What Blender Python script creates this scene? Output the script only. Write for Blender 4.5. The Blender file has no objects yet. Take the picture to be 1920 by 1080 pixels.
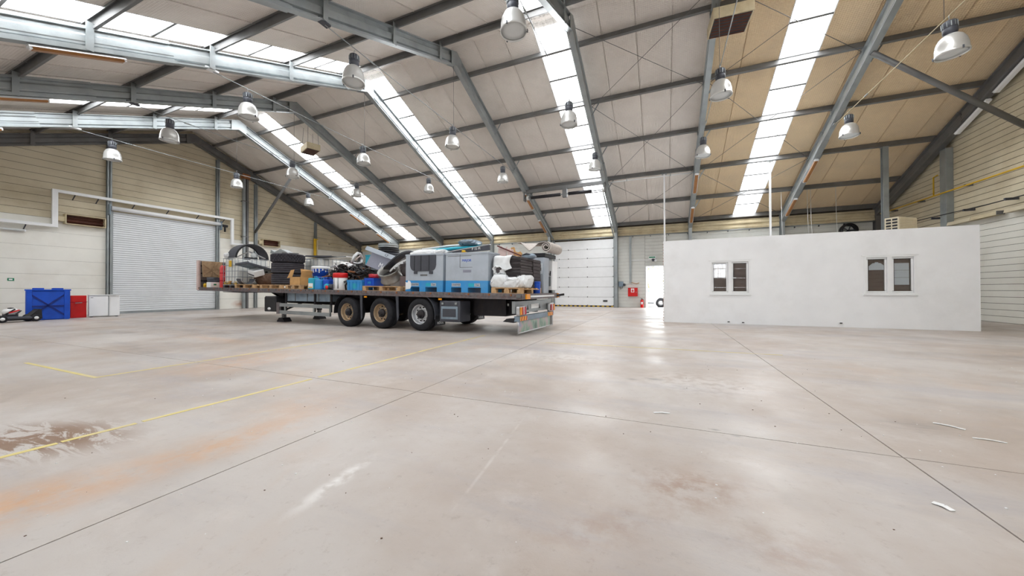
import bpy, math, random
from mathutils import Vector, Matrix, Euler

# ------------------------------------------------------------------ camera
scn = bpy.context.scene
COL = scn.collection
cam_d = bpy.data.cameras.new('camera')
cam_d.sensor_width = 36.0
cam_d.lens = 36.0 * 663.47 / 1920.0
cam_d.clip_start = 0.05
cam_d.clip_end = 400
cam = bpy.data.objects.new('camera', cam_d)
COL.objects.link(cam)
_R = (Matrix.Rotation(math.radians(23.183), 4, 'Z') @ Matrix.Rotation(math.radians(90.42), 4, 'X')
      @ Matrix.Rotation(math.radians(-0.168), 4, 'Z'))
cam.matrix_world = Matrix.Translation((0, 0, 1.05)) @ _R
scn.camera = cam

# ------------------------------------------------------------------ sky (even overcast daylight)
world = bpy.data.worlds.new('overcast_sky')
scn.world = world
world.use_nodes = True
bg = world.node_tree.nodes['Background']
bg.inputs['Color'].default_value = (0.94, 0.972, 1.0, 1)
bg.inputs['Strength'].default_value = 11.0

# ------------------------------------------------------------------ exposure
vs = scn.view_settings
vs.view_transform = 'Standard'
vs.look = 'None'
vs.gamma = 1.0
vs.use_curve_mapping = False
vs.exposure = 0.55
scn.cycles.max_bounces = 6
scn.cycles.diffuse_bounces = 4
scn.cycles.glossy_bounces = 3
scn.cycles.transparent_max_bounces = 12
scn.cycles.adaptive_threshold = .02

# ------------------------------------------------------------------ hall dimensions (metres)
FX = [-23.8, -19.8, -15.52, -11.24, -6.96, -2.68, 1.42, 5.74, 9.5]     # frames along the hall
RY, RZ, SL = 10.98, 9.24, 0.402                                       # ridge, underside of rafters, roof slope
YN, YF = -0.89, 22.85                                                 # long walls (near, far), inner faces
XL, XR = -24.0, 9.75                                                  # gable walls, inner faces
ROOF = 0.70                                                           # roof lining above rafter underside
TH = math.atan(SL)
PW = 1.075                                                            # roof sheet width
PX0 = -24.425
PUR = [11.98, 14.2, 16.4, 18.62, 20.82, 22.72]                        # purlins of the far slope
SKY_K = [5, 12, 19, 26]                                               # sheets that are rooflights

def zr(y, o=0.0):
    return RZ + o - SL * abs(y - RY)

# daylight enters through the rooflights: light portals guide the sampling of the sky
def portal(name, loc, rot, sx, sy):
    l = bpy.data.lights.new(name, 'AREA')
    l.shape = 'RECTANGLE'
    l.size, l.size_y = sx, sy
    l.cycles.is_portal = True
    o = bpy.data.objects.new(name, l)
    COL.objects.link(o)
    o.location = loc
    o.rotation_euler = rot
    return o

for k in SKY_K:
    xc = PX0 + (k + .5) * PW
    for s in (1, -1):
        yc = RY + s * 6.0
        portal('rooflight_portal', (xc, yc, zr(yc, ROOF + .12)), (-s * TH, 0, 0), 1.0, 12.2)
portal('near_door_portal', (3.2, YN-.13, 2.3), (math.radians(90), 0, 0), 1.55, 1.3)
portal('doorway_portal', (-0.52, YF + .12, 1.25), (math.radians(-90), 0, 0), 1.1, 2.5)

# ------------------------------------------------------------------ helpers
class MB:
    """collects solid shapes for one mesh"""
    def __init__(s, M=None):
        s.v, s.f, s.sm, s.mi, s.M = [], [], [], [], M
        s.m = 0
    def raw(s, vs, fs, smooth=False, M=None):
        b = len(s.v)
        for p in vs:
            p = Vector(p)
            if M is not None: p = M @ p
            if s.M is not None: p = s.M @ p
            s.v.append(p[:])
        for f in fs:
            s.f.append([b + i for i in f])
            s.sm.append(smooth if not isinstance(smooth, list) else smooth[fs.index(f)])
            s.mi.append(s.m)
        return s
    def box(s, x0, x1, y0, y1, z0, z1, M=None):
        return s.raw([(x0, y0, z0), (x1, y0, z0), (x1, y1, z0), (x0, y1, z0), (x0, y0, z1), (x1, y0, z1), (x1, y1, z1), (x0, y1, z1)],
                     [(0, 3, 2, 1), (4, 5, 6, 7), (0, 1, 5, 4), (1, 2, 6, 5), (2, 3, 7, 6), (3, 0, 4, 7)], False, M)
    def cbox(s, c, d, M=None):
        return s.box(c[0]-d[0]/2, c[0]+d[0]/2, c[1]-d[1]/2, c[1]+d[1]/2, c[2]-d[2]/2, c[2]+d[2]/2, M)
    def prism(s, poly, a, b, axis='Y', M=None):
        """polygon extruded from a to b along axis; poly is given in the other two axes in order"""
        def P(u, w, t):
            return {'X': (t, u, w), 'Y': (u, t, w), 'Z': (u, w, t)}[axis]
        n = len(poly)
        vs = [P(u, w, a) for u, w in poly] + [P(u, w, b) for u, w in poly]
        fs = [tuple(range(n)), tuple(range(2*n-1, n-1, -1))]
        fs += [(i, i+n, (i+1) % n + n, (i+1) % n) for i in range(n)]
        return s.raw(vs, fs, False, M)
    def bar(s, p0, p1, w, h, up=(0, 0, 1)):
        p0, p1 = Vector(p0), Vector(p1)
        d = p1 - p0
        L = d.length
        x = d.normalized()
        u = Vector(up)
        y = u.cross(x)
        if y.length < 1e-4: y = Vector((0, 1, 0)).cross(x)
        y.normalize()
        z = x.cross(y)
        M = Matrix((x, y, z)).transposed().to_4x4()
        M.translation = p0
        return s.box(0, L, -w/2, w/2, -h/2, h/2, M)
    def sweep(s, prof, p0, p1, up=(0, 0, 1)):
        """profile (across, up) swept straight"""
        p0, p1 = Vector(p0), Vector(p1)
        x = (p1 - p0).normalized()
        y = Vector(up).cross(x).normalized()
        z = x.cross(y)
        n = len(prof)
        vs = [p0 + y*a + z*b for a, b in prof] + [p1 + y*a + z*b for a, b in prof]
        fs = [tuple(range(n-1, -1, -1)), tuple(range(n, 2*n))]
        fs += [(i, (i+1) % n, (i+1) % n + n, i+n) for i in range(n)]
        return s.raw(vs, fs)
    def tube(s, pts, r, n=8, cap=True, closed=False):
        pts = [Vector(p) for p in pts]
        m = len(pts)
        rs = r if isinstance(r, (list, tuple)) else [r]*m
        ref = None
        rings = []
        for i, p in enumerate(pts):
            if closed: t = pts[(i+1) % m] - pts[i-1]
            else: t = pts[min(i+1, m-1)] - pts[max(i-1, 0)]
            t.normalize()
            if ref is None:
                ref = Vector((0, 0, 1)) if abs(t.z) < .9 else Vector((1, 0, 0))
            a = ref.cross(t)
            if a.length < 1e-5: a = Vector((0, 1, 0)).cross(t)
            a.normalize()
            b = t.cross(a)
            ref = b
            rings.append([p + (a*math.cos(2*math.pi*j/n) + b*math.sin(2*math.pi*j/n))*rs[i] for j in range(n)])
        vs = [q for R in rings for q in R]
        fs, sm = [], []
        for i in range(m if closed else m-1):
            k = (i+1) % m
            for j in range(n):
                fs.append((i*n+j, i*n+(j+1) % n, k*n+(j+1) % n, k*n+j)); sm.append(True)
        b0 = len(s.v)
        if cap and not closed:
            fs.append(tuple(range(n-1, -1, -1))); sm.append(False)
            fs.append(tuple(range((m-1)*n, m*n))); sm.append(False)
        for p in vs:
            s.v.append((s.M @ p if s.M is not None else p)[:])
        for f, q in zip(fs, sm):
            s.f.append([b0+i for i in f]); s.sm.append(q); s.mi.append(s.m)
        return s
    def lathe(s, prof, n=24, M=None, a0=0, a1=2*math.pi, smooth=True):
        """profile (r, z) turned about local z"""
        full = abs(a1-a0-2*math.pi) < 1e-6
        k = n if full else n+1
        vs, fs = [], []
        for i in range(k):
            a = a0+(a1-a0)*i/n
            for r, z in prof: vs.append((r*math.cos(a), r*math.sin(a), z))
        m = len(prof)
        for i in range(n):
            j = (i+1) % k
            for q in range(m-1):
                if prof[q][0] < 1e-6 and prof[q+1][0] < 1e-6: continue
                if prof[q][0] < 1e-6: fs.append((i*m+q, j*m+q+1, i*m+q+1))
                elif prof[q+1][0] < 1e-6: fs.append((i*m+q, j*m+q, i*m+q+1))
                else: fs.append((i*m+q, j*m+q, j*m+q+1, i*m+q+1))
        b0 = len(s.v)
        for p in vs:
            p = Vector(p)
            if M is not None: p = M @ p
            if s.M is not None: p = s.M @ p
            s.v.append(p[:])
        for f in fs:
            s.f.append([b0+i for i in f]); s.sm.append(smooth); s.mi.append(s.m)
        return s
    def grid(s, fn, nu, nv, thick=0.0, smooth=True):
        """surface fn(u,v) over the unit square, given thickness along -z of its own normal"""
        P = [[Vector(fn(i/nu, j/nv)) for j in range(nv+1)] for i in range(nu+1)]
        def N(i, j):
            a = P[min(i+1, nu)][j]-P[max(i-1, 0)][j]
            b = P[i][min(j+1, nv)]-P[i][max(j-1, 0)]
            c = a.cross(b)
            return c.normalized() if c.length > 1e-9 else Vector((0, 0, 1))
        w = nv+1
        vs = [P[i][j] for i in range(nu+1) for j in range(nv+1)]
        fs = [(i*w+j, (i+1)*w+j, (i+1)*w+j+1, i*w+j+1) for i in range(nu) for j in range(nv)]
        if thick:
            k = len(vs)
            vs = vs+[P[i][j]-N(i, j)*thick for i in range(nu+1) for j in range(nv+1)]
            fs += [(k+i*w+j, k+i*w+j+1, k+(i+1)*w+j+1, k+(i+1)*w+j) for i in range(nu) for j in range(nv)]
            edge = [(i, 0) for i in range(nu+1)]+[(nu, j) for j in range(1, nv+1)]+[(i, nv) for i in range(nu-1, -1, -1)]+[(0, j) for j in range(nv-1, 0, -1)]
            e = [i*w+j for i, j in edge]
            for q in range(len(e)):
                a, b = e[q], e[(q+1) % len(e)]
                fs.append((b, a, a+k, b+k))
        b0 = len(s.v)
        for p in vs: s.v.append((s.M @ p if s.M is not None else p)[:])
        for f in fs:
            s.f.append([b0+i for i in f]); s.sm.append(smooth); s.mi.append(s.m)
        return s
    def mesh(s, name):
        me = bpy.data.meshes.new(name)
        me.from_pydata(s.v, [], s.f)
        me.polygons.foreach_set('use_smooth', s.sm)
        if any(s.mi): me.polygons.foreach_set('material_index', s.mi)
        me.update()
        return me

def obj(name, mb, mat, parent=None, bevel=0, loc=None, rot=None):
    me = mb.mesh(name) if isinstance(mb, MB) else mb
    if isinstance(mb, MB) or not me.materials:
        for m in (mat if isinstance(mat, (list, tuple)) else [mat]): me.materials.append(m)
    o = bpy.data.objects.new(name, me)
    COL.objects.link(o)
    if parent is not None: o.parent = parent
    if loc: o.location = loc
    if rot: o.rotation_euler = rot
    if bevel:
        b = o.modifiers.new('edge', 'BEVEL')
        b.width = bevel; b.segments = 2; b.limit_method = 'ANGLE'; b.angle_limit = math.radians(50)
    return o

def tag(o, label, cat, group=None, kind=None):
    o['label'] = label
    if cat: o['category'] = cat
    if group: o['group'] = group
    if kind: o['kind'] = kind
    return o

def empty(name, loc=(0, 0, 0), rot=(0, 0, 0)):
    o = bpy.data.objects.new(name, None)
    COL.objects.link(o)
    o.location = loc
    o.rotation_euler = rot
    o.empty_display_size = .2
    return o

def copy_tree(o, parent=None):
    c = o.copy()
    COL.objects.link(c)
    if parent is not None: c.parent = parent
    for ch in o.children: copy_tree(ch, c)
    return c

def text(name, s, size, mat, parent, M, extrude=.002, align='CENTER'):
    cu = bpy.data.curves.new(name, 'FONT')
    cu.body = s; cu.size = size; cu.extrude = extrude
    cu.align_x = align; cu.align_y = 'CENTER'
    cu.materials.append(mat)
    t = bpy.data.objects.new(name, cu)
    COL.objects.link(t)
    me = bpy.data.meshes.new_from_object(t.evaluated_get(bpy.context.evaluated_depsgraph_get()))
    bpy.data.objects.remove(t)
    o = bpy.data.objects.new(name, me)
    if not me.materials: me.materials.append(mat)
    COL.objects.link(o)
    o.parent = parent
    o.matrix_local = M
    return o

# ------------------------------------------------------------------ materials
def srgb(r, g, b):
    def c(x):
        x /= 255
        return x/12.92 if x <= .04045 else ((x+.055)/1.055)**2.4
    return (c(r), c(g), c(b), 1)

def mat(name, rgb, rough=.6, metal=0, var=.12, scale=4, bump=0, bscale=40, spec=.4, dirt=None, dirt_amt=.3, dirt_scale=1.5):
    m = bpy.data.materials.new(name)
    m.use_nodes = True
    nt = m.node_tree
    p = nt.nodes['Principled BSDF']
    p.inputs['Roughness'].default_value = rough
    p.inputs['Metallic'].default_value = metal
    p.inputs['Specular IOR Level'].default_value = spec
    col = srgb(*rgb)
    tc = nt.nodes.new('ShaderNodeTexCoord')
    nz = nt.nodes.new('ShaderNodeTexNoise')
    nz.inputs['Scale'].default_value = scale
    nz.inputs['Detail'].default_value = 6
    nt.links.new(tc.outputs['Object'], nz.inputs['Vector'])
    mr = nt.nodes.new('ShaderNodeMapRange')
    mr.inputs['From Min'].default_value = .3
    mr.inputs['From Max'].default_value = .7
    mr.inputs['To Min'].default_value = 1-var
    mr.inputs['To Max'].default_value = 1+var*.6
    nt.links.new(nz.outputs['Fac'], mr.inputs['Value'])
    mx = nt.nodes.new('ShaderNodeMix')
    mx.data_type = 'RGBA'; mx.blend_type = 'MULTIPLY'
    mx.inputs['Factor'].default_value = 1
    mx.inputs[6].default_value = col
    nt.links.new(mr.outputs['Result'], mx.inputs[7])
    out = mx.outputs[2]
    if dirt:
        n2 = nt.nodes.new('ShaderNodeTexNoise')
        n2.inputs['Scale'].default_value = dirt_scale
        n2.inputs['Detail'].default_value = 8
        n2.inputs['Roughness'].default_value = .65
        nt.links.new(tc.outputs['Object'], n2.inputs['Vector'])
        r2 = nt.nodes.new('ShaderNodeMapRange')
        r2.inputs['From Min'].default_value = .48
        r2.inputs['From Max'].default_value = .72
        r2.inputs['To Max'].default_value = dirt_amt
        nt.links.new(n2.outputs['Fac'], r2.inputs['Value'])
        m2 = nt.nodes.new('ShaderNodeMix')
        m2.data_type = 'RGBA'
        nt.links.new(r2.outputs['Result'], m2.inputs['Factor'])
        nt.links.new(out, m2.inputs[6])
        m2.inputs[7].default_value = srgb(*dirt)
        out = m2.outputs[2]
    nt.links.new(out, p.inputs['Base Color'])
    if bump:
        n3 = nt.nodes.new('ShaderNodeTexNoise')
        n3.inputs['Scale'].default_value = bscale
        n3.inputs['Detail'].default_value = 4
        nt.links.new(tc.outputs['Object'], n3.inputs['Vector'])
        b = nt.nodes.new('ShaderNodeBump')
        b.inputs['Strength'].default_value = bump
        b.inputs['Distance'].default_value = .01
        nt.links.new(n3.outputs['Fac'], b.inputs['Height'])
        nt.links.new(b.outputs['Normal'], p.inputs['Normal'])
    return m

def nodes(m):
    return m.node_tree, m.node_tree.nodes, m.node_tree.links

M = {}
M['galv'] = mat('galvanised_steel', (158, 164, 166), .42, .55, .18, 3, .15, 60, dirt=(120, 112, 100), dirt_amt=.35)
M['galv_dark'] = mat('dull_steel', (112, 112, 112), .5, .35, .2, 3, dirt=(90, 74, 62), dirt_amt=.4)
M['purlin'] = mat('purlin_steel', (120, 120, 120), .5, .4, .15, 2, dirt=(96, 84, 72), dirt_amt=.35)
M['white_paint'] = mat('white_paint', (240, 241, 243), .55, 0, .03, 2, .05, 90, dirt=(205, 203, 200), dirt_amt=.25, dirt_scale=.9)
M['plastic_white'] = mat('white_plastic', (236, 237, 238), .35, 0, .03)
M['lower_panel'] = mat('painted_wall_sheet', (234, 232, 224), .55, 0, .05, 1.2, .05, 60, dirt=(196, 186, 168), dirt_amt=.28, dirt_scale=.7)
def add_wall_rust(m):
    nt, N, L = nodes(m)
    tc = N.new('ShaderNodeTexCoord')
    mp = N.new('ShaderNodeMapping'); mp.vector_type = 'TEXTURE'
    mp.inputs['Location'].default_value = (-24, 13.45, .28)
    mp.inputs['Scale'].default_value = (50, .55, .28)
    L.new(tc.outputs['Object'], mp.inputs['Vector'])
    ln = N.new('ShaderNodeVectorMath'); ln.operation = 'LENGTH'
    L.new(mp.outputs[0], ln.inputs[0])
    nz = N.new('ShaderNodeTexNoise'); nz.inputs['Scale'].default_value = 5; nz.inputs['Detail'].default_value = 6
    L.new(tc.outputs['Object'], nz.inputs['Vector'])
    r1 = N.new('ShaderNodeMapRange'); r1.inputs['From Min'].default_value = 1; r1.inputs['From Max'].default_value = .1
    L.new(ln.outputs['Value'], r1.inputs['Value'])
    q = N.new('ShaderNodeMath'); q.operation = 'MULTIPLY'
    L.new(r1.outputs[0], q.inputs[0]); L.new(nz.outputs['Fac'], q.inputs[1])
    mx = N.new('ShaderNodeMix'); mx.data_type = 'RGBA'
    L.new(q.outputs[0], mx.inputs['Factor'])
    bc = N['Principled BSDF'].inputs['Base Color']
    L.new(bc.links[0].from_socket, mx.inputs[6])
    mx.inputs[7].default_value = srgb(176, 96, 20)
    L.new(mx.outputs[2], bc)
add_wall_rust(M['lower_panel'])
M['upper_panel'] = mat('aged_wall_sheet', (206, 195, 170), .6, 0, .1, .8, .05, 60, dirt=(160, 142, 108), dirt_amt=.5, dirt_scale=.6)
M['joint'] = mat('dark_joint', (74, 66, 56), .9, 0, .1)
M['yellow'] = mat('yellow_gas_paint', (214, 172, 40), .5, 0, .1)
M['black'] = mat('black_plastic', (32, 32, 36), .5, 0, .15)
M['darkgrey'] = mat('dark_grey_plastic', (70, 72, 80), .5, 0, .12)
M['rubber'] = mat('tyre_rubber', (40, 40, 44), .75, 0, .25, 9, .2, 80, spec=.25)
M['red'] = mat('red_paint', (206, 24, 24), .45, 0, .1)
M['blue'] = mat('blue_plastic', (22, 80, 194), .45, 0, .1, dirt=(10, 44, 130), dirt_amt=.4)
M['skyblue'] = mat('light_blue_plastic', (48, 140, 205), .45, 0, .1, dirt=(120, 160, 180), dirt_amt=.3)
M['cyan'] = mat('turquoise_plastic', (40, 165, 190), .45, 0, .1)
M['alu'] = mat('spun_aluminium', (214, 214, 212), .32, .5, .06, 3)
M['lens'] = mat('frosted_lens', (205, 208, 208), .25, 0, .04)
M['wood'] = mat('pallet_wood', (196, 160, 118), .75, 0, .25, 7, .2, 30, dirt=(120, 88, 60), dirt_amt=.4, dirt_scale=4)
M['card'] = mat('cardboard', (196, 152, 98), .8, 0, .12, 6)
M['cage'] = mat('zinc_bars', (150, 156, 164), .4, .5, .1)
M['scrap'] = mat('oily_scrap_metal', (62, 60, 62), .55, .3, .45, 9, dirt=(110, 86, 66), dirt_amt=.5, dirt_scale=6)
M['silver'] = mat('bright_metal', (196, 197, 200), .32, .6, .12, 6, dirt=(120, 110, 100), dirt_amt=.4, dirt_scale=5)
M['greybox'] = mat('grey_polyethylene', (172, 180, 190), .55, 0, .06, 3, dirt=(130, 134, 140), dirt_amt=.35, dirt_scale=2)
M['fabric'] = mat('white_woven_fabric', (226, 228, 230), .85, 0, .08, 10, .3, 60)
M['foam'] = mat('charcoal_foam', (84, 78, 80), .9, 0, .15, 12, .2, 50)
M['chassis'] = mat('black_chassis_paint', (34, 32, 38), .55, .1, .3, 5, dirt=(80, 66, 56), dirt_amt=.35, dirt_scale=4)
M['deck'] = mat('worn_deck_rail', (118, 112, 114), .6, .25, .3, 14, .2, 40, dirt=(140, 92, 66), dirt_amt=.45, dirt_scale=6)
M['steelblue'] = mat('blue_grey_steel', (136, 152, 166), .45, .3, .15, 3, dirt=(60, 66, 78), dirt_amt=.5, dirt_scale=2)
M['amber'] = mat('amber_lens', (236, 150, 20), .25, 0, .05)
M['redlens'] = mat('red_lens', (176, 30, 50), .25, 0, .05)
M['brown'] = mat('brown_tube', (170, 122, 60), .4, 0, .15)
M['brownboard'] = mat('brown_board', (104, 80, 66), .8, 0, .12, 3)
M['green'] = mat('green_sign', (20, 130, 90), .4, 0, .05)
M['rust'] = mat('rusty_steel', (150, 98, 62), .8, .1, .3, 6)

def gold_rim():
    return mat('worn_wheel_rim', (190, 168, 138), .4, .5, .2, 8, dirt=(120, 80, 56), dirt_amt=.6, dirt_scale=5)
M['rim_gold'] = gold_rim()
M['rim_silver'] = mat('silver_wheel_rim', (206, 208, 212), .3, .6, .1, 8)

# roof lining: pale sheets with fine lengthwise ribs and punched dots
def lining(name, rgb):
    m = mat(name, rgb, .6, 0, .06, .7, dirt=(178, 164, 150), dirt_amt=.3, dirt_scale=.5)
    nt, N, L = nodes(m)
    tc = N.new('ShaderNodeTexCoord')
    wv = N.new('ShaderNodeTexWave')
    wv.wave_type = 'BANDS'; wv.bands_direction = 'X'
    wv.inputs['Scale'].default_value = 5.2
    L.new(tc.outputs['Object'], wv.inputs['Vector'])
    w2 = N.new('ShaderNodeTexWave')
    w2.wave_type = 'BANDS'; w2.bands_direction = 'Y'
    w2.inputs['Scale'].default_value = 5.2
    L.new(tc.outputs['Object'], w2.inputs['Vector'])
    mm = N.new('ShaderNodeMath'); mm.operation = 'MULTIPLY'
    L.new(wv.outputs['Fac'], mm.inputs[0]); L.new(w2.outputs['Fac'], mm.inputs[1])
    b = N.new('ShaderNodeBump')
    b.inputs['Strength'].default_value = .6
    b.inputs['Distance'].default_value = .02
    L.new(mm.outputs[0], b.inputs['Height'])
    L.new(b.outputs['Normal'], N['Principled BSDF'].inputs['Normal'])
    return m
M['lining'] = lining('roof_lining_sheet', (230, 223, 216))
M['lining_warm_light'] = lining('warm_light_roof_lining_sheet', (226, 202, 166))  # right-hand bays: warm light cast put into the lining colour

# rooflight sheet: thin milky polycarbonate, lets the sky through
def rooflight_mat():
    m = bpy.data.materials.new('milky_polycarbonate')
    m.use_nodes = True
    nt, N, L = nodes(m)
    N.remove(N['Principled BSDF'])
    tc = N.new('ShaderNodeTexCoord')
    mp = N.new('ShaderNodeMapping')
    mp.inputs['Scale'].default_value = (9, .5, .5)
    L.new(tc.outputs['Object'], mp.inputs['Vector'])
    nz = N.new('ShaderNodeTexNoise')
    nz.inputs['Scale'].default_value = 1.6
    nz.inputs['Detail'].default_value = 5
    L.new(mp.outputs[0], nz.inputs['Vector'])
    cr = N.new('ShaderNodeValToRGB')
    cr.color_ramp.elements[0].position = .3
    cr.color_ramp.elements[0].color = (.78, .77, .75, 1)
    cr.color_ramp.elements[1].position = .55
    cr.color_ramp.elements[1].color = (.95, .95, .95, 1)
    L.new(nz.outputs['Fac'], cr.inputs['Fac'])
    t = N.new('ShaderNodeBsdfTransparent')
    L.new(cr.outputs['Color'], t.inputs['Color'])
    d = N.new('ShaderNodeBsdfTranslucent')
    d.inputs['Color'].default_value = (.9, .9, .9, 1)
    mx = N.new('ShaderNodeMixShader')
    mx.inputs[0].default_value = .1
    L.new(t.outputs[0], mx.inputs[1]); L.new(d.outputs[0], mx.inputs[2])
    L.new(mx.outputs[0], N['Material Output'].inputs['Surface'])
    return m
M['rooflight'] = rooflight_mat()

def glass_mat():
    m = bpy.data.materials.new('window_glass')
    m.use_nodes = True
    nt, N, L = nodes(m)
    N.remove(N['Principled BSDF'])
    t = N.new('ShaderNodeBsdfTransparent')
    t.inputs['Color'].default_value = (1, 1, 1, 1)
    g = N.new('ShaderNodeBsdfGlossy')
    g.inputs['Roughness'].default_value = .02
    fr = N.new('ShaderNodeFresnel')
    fr.inputs['IOR'].default_value = 1.6
    mx = N.new('ShaderNodeMixShader')
    L.new(fr.outputs[0], mx.inputs[0]); L.new(t.outputs[0], mx.inputs[1]); L.new(g.outputs[0], mx.inputs[2])
    L.new(mx.outputs[0], N['Material Output'].inputs['Surface'])
    return m
M['glass'] = glass_mat()

# concrete floor with painted skylight glare and its stains: rust drag marks, mud, pale scuff, grey tyre-rubbed traffic lanes
def floor_mat():
    m = bpy.data.materials.new('worn_concrete')
    m.use_nodes = True
    nt, N, L = nodes(m)
    p = N['Principled BSDF']
    tc = N.new('ShaderNodeTexCoord')
    co = tc.outputs['Object']
    def noise(scale, detail=6, rough=.55, vec=None, dist=0):
        n = N.new('ShaderNodeTexNoise')
        n.inputs['Scale'].default_value = scale
        n.inputs['Detail'].default_value = detail
        n.inputs['Roughness'].default_value = rough
        n.inputs['Distortion'].default_value = dist
        L.new(vec or co, n.inputs['Vector'])
        return n.outputs['Fac']
    def rng(v, a, b, c=0., d=1.):
        r = N.new('ShaderNodeMapRange')
        r.interpolation_type = 'SMOOTHSTEP'
        for k, x in zip(('From Min', 'From Max', 'To Min', 'To Max'), (a, b, c, d)): r.inputs[k].default_value = x
        L.new(v, r.inputs['Value'])
        return r.outputs['Result']
    def mul(a, b):
        q = N.new('ShaderNodeMath'); q.operation = 'MULTIPLY'
        for i, x in enumerate((a, b)):
            if isinstance(x, (int, float)): q.inputs[i].default_value = x
            else: L.new(x, q.inputs[i])
        return q.outputs[0]
    def mixc(f, a, b):
        q = N.new('ShaderNodeMix'); q.data_type = 'RGBA'
        L.new(f, q.inputs['Factor'])
        for i, x in ((6, a), (7, b)):
            if isinstance(x, tuple): q.inputs[i].default_value = x
            else: L.new(x, q.inputs[i])
        return q.outputs[2]
    def blob(cx, cy, sx, sy, ang, inner=.2):
        mp = N.new('ShaderNodeMapping')
        mp.vector_type = 'TEXTURE'
        mp.inputs['Location'].default_value = (cx, cy, 0)
        mp.inputs['Rotation'].default_value = (0, 0, math.radians(ang))
        mp.inputs['Scale'].default_value = (sx, sy, 1000)
        L.new(co, mp.inputs['Vector'])
        ln = N.new('ShaderNodeVectorMath'); ln.operation = 'LENGTH'
        L.new(mp.outputs[0], ln.inputs[0])
        return rng(ln.outputs['Value'], 1, inner)
    st = N.new('ShaderNodeMapping')
    st.inputs['Scale'].default_value = (.3, 1.4, 1)
    L.new(co, st.inputs['Vector'])
    c = mixc(rng(noise(.45, 7, .62), .38, .62), srgb(172, 159, 149), srgb(187, 180, 175))
    c = mixc(mul(rng(noise(.8, 8, .7, st.outputs[0]), .48, .68), .6), c, srgb(160, 156, 160))
    c = mixc(mul(rng(noise(2.2, 8, .65), .52, .75), .35), c, srgb(208, 203, 200))
    c = mixc(mul(rng(noise(14, 8, .75), .54, .76), .5), c, srgb(142, 126, 116))
    c = mixc(mul(rng(noise(60, 4, .8), .6, .75), .35), c, srgb(120, 106, 100))
    brown = rng(noise(.55, 6, .6, None, .4), .56, .7)
    c = mixc(mul(brown, .35), c, srgb(186, 160, 138))
    # rust-orange spill beside the joint
    for (cx, cy, sx, sy, an, a) in ((-2.95, .6, .45, .6, -6, .7), (-2.8, 1.4, .35, 1.2, -4, .6), (-5.9, 3.4, 1.2, 1.6, 20, .45), (-3.6, .4, .9, .35, 0, .45), (-3.1, 2.2, .5, .7, 0, .3), (-9, 4.6, 2.5, .4, -5, .35)):
        c = mixc(mul(mul(blob(cx, cy, sx, sy, an, 0), rng(noise(4, 8, .7), .3, .62)), a), c, srgb(198, 148, 100))
    # muddy patch on the yellow line
    mud = mul(blob(-4.15, .95, .95, .5, 20, .3), rng(noise(5, 8, .75, st.outputs[0], 1.5), .45, .53))
    c = mixc(mul(mud, .95), c, srgb(124, 92, 66))
    # pale scuff and scratch, then two broad patches of skylight glare painted in
    for (cx, cy, sx, sy, an, a) in ((-1.66, 1.42, .08, .42, 8, .8), (-1.0, 2.1, .018, 1.0, 6, .25), (.35, 4.5, .9, .8, 0, .35), (-1.6, 5.4, 1.3, .7, 0, .3)):
        c = mixc(mul(mul(blob(cx, cy, sx, sy, an, 0), rng(noise(9, 6), .35, .6)), a), c, srgb(232, 230, 228))
    # tan stains
    for (cx, cy, sx, sy, an, a) in ((.12, 2.1, .45, .32, 30, .7), (.45, 1.75, .4, .25, 0, .4), (1.1, 1.3, .3, .1, 0, .5), (-.25, 1.6, .6, .2, 40, .35), (2.1, 1.2, .4, .05, -30, .6)):
        c = mixc(mul(mul(blob(cx, cy, sx, sy, an, 0), rng(noise(6, 8, .7), .38, .62)), a), c, srgb(150, 118, 94))
    # oil marks and rubber
    for (cx, cy, sx, sy, an, a) in ((1.75, 3.7, .35, .25, 30, .5), (-.1, 4.5, .16, .1, 0, .6), (-.35, 4.4, .1, .06, 0, .5), (.35, 3.05, .05, .03, 0, .8), (.48, 2.98, .06, .03, 0, .8),
                                   (-11, 5.3, 6, .8, -3, .4), (-9, 3.3, 3, .25, -8, .35), (-13, 4.4, 3, .3, 4, .35), (4, 8, 3, .4, 4, .3), (-16, 6.5, 4, .7, 0, .4), (-6, 6.2, 3, .4, 0, .35), (6, 10.5, 3, .5, 0, .35), (5, 6, 3, .3, 10, .3)):
        c = mixc(mul(mul(blob(cx, cy, sx, sy, an, 0), rng(noise(5, 8, .7, st.outputs[0]), .36, .6)), a), c, srgb(116, 112, 112))
    L.new(c, p.inputs['Base Color'])
    L.new(rng(noise(1.5, 6), .3, .7, .33, .56), p.inputs['Roughness'])
    p.inputs['Specular IOR Level'].default_value = .45
    b = N.new('ShaderNodeBump')
    b.inputs['Strength'].default_value = .12
    b.inputs['Distance'].default_value = .01
    L.new(noise(30, 6, .7), b.inputs['Height'])
    L.new(b.outputs['Normal'], p.inputs['Normal'])
    return m
M['floor'] = floor_mat()
M['line'] = mat('worn_yellow_line', (216, 200, 128), .6, 0, .15, 5, dirt=(190, 180, 168), dirt_amt=.95, dirt_scale=2.5)

# =================================================================== THE HALL
ORD = ['first', 'second', 'third', 'fourth', 'fifth', 'sixth', 'seventh', 'eighth', 'ninth']

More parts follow.
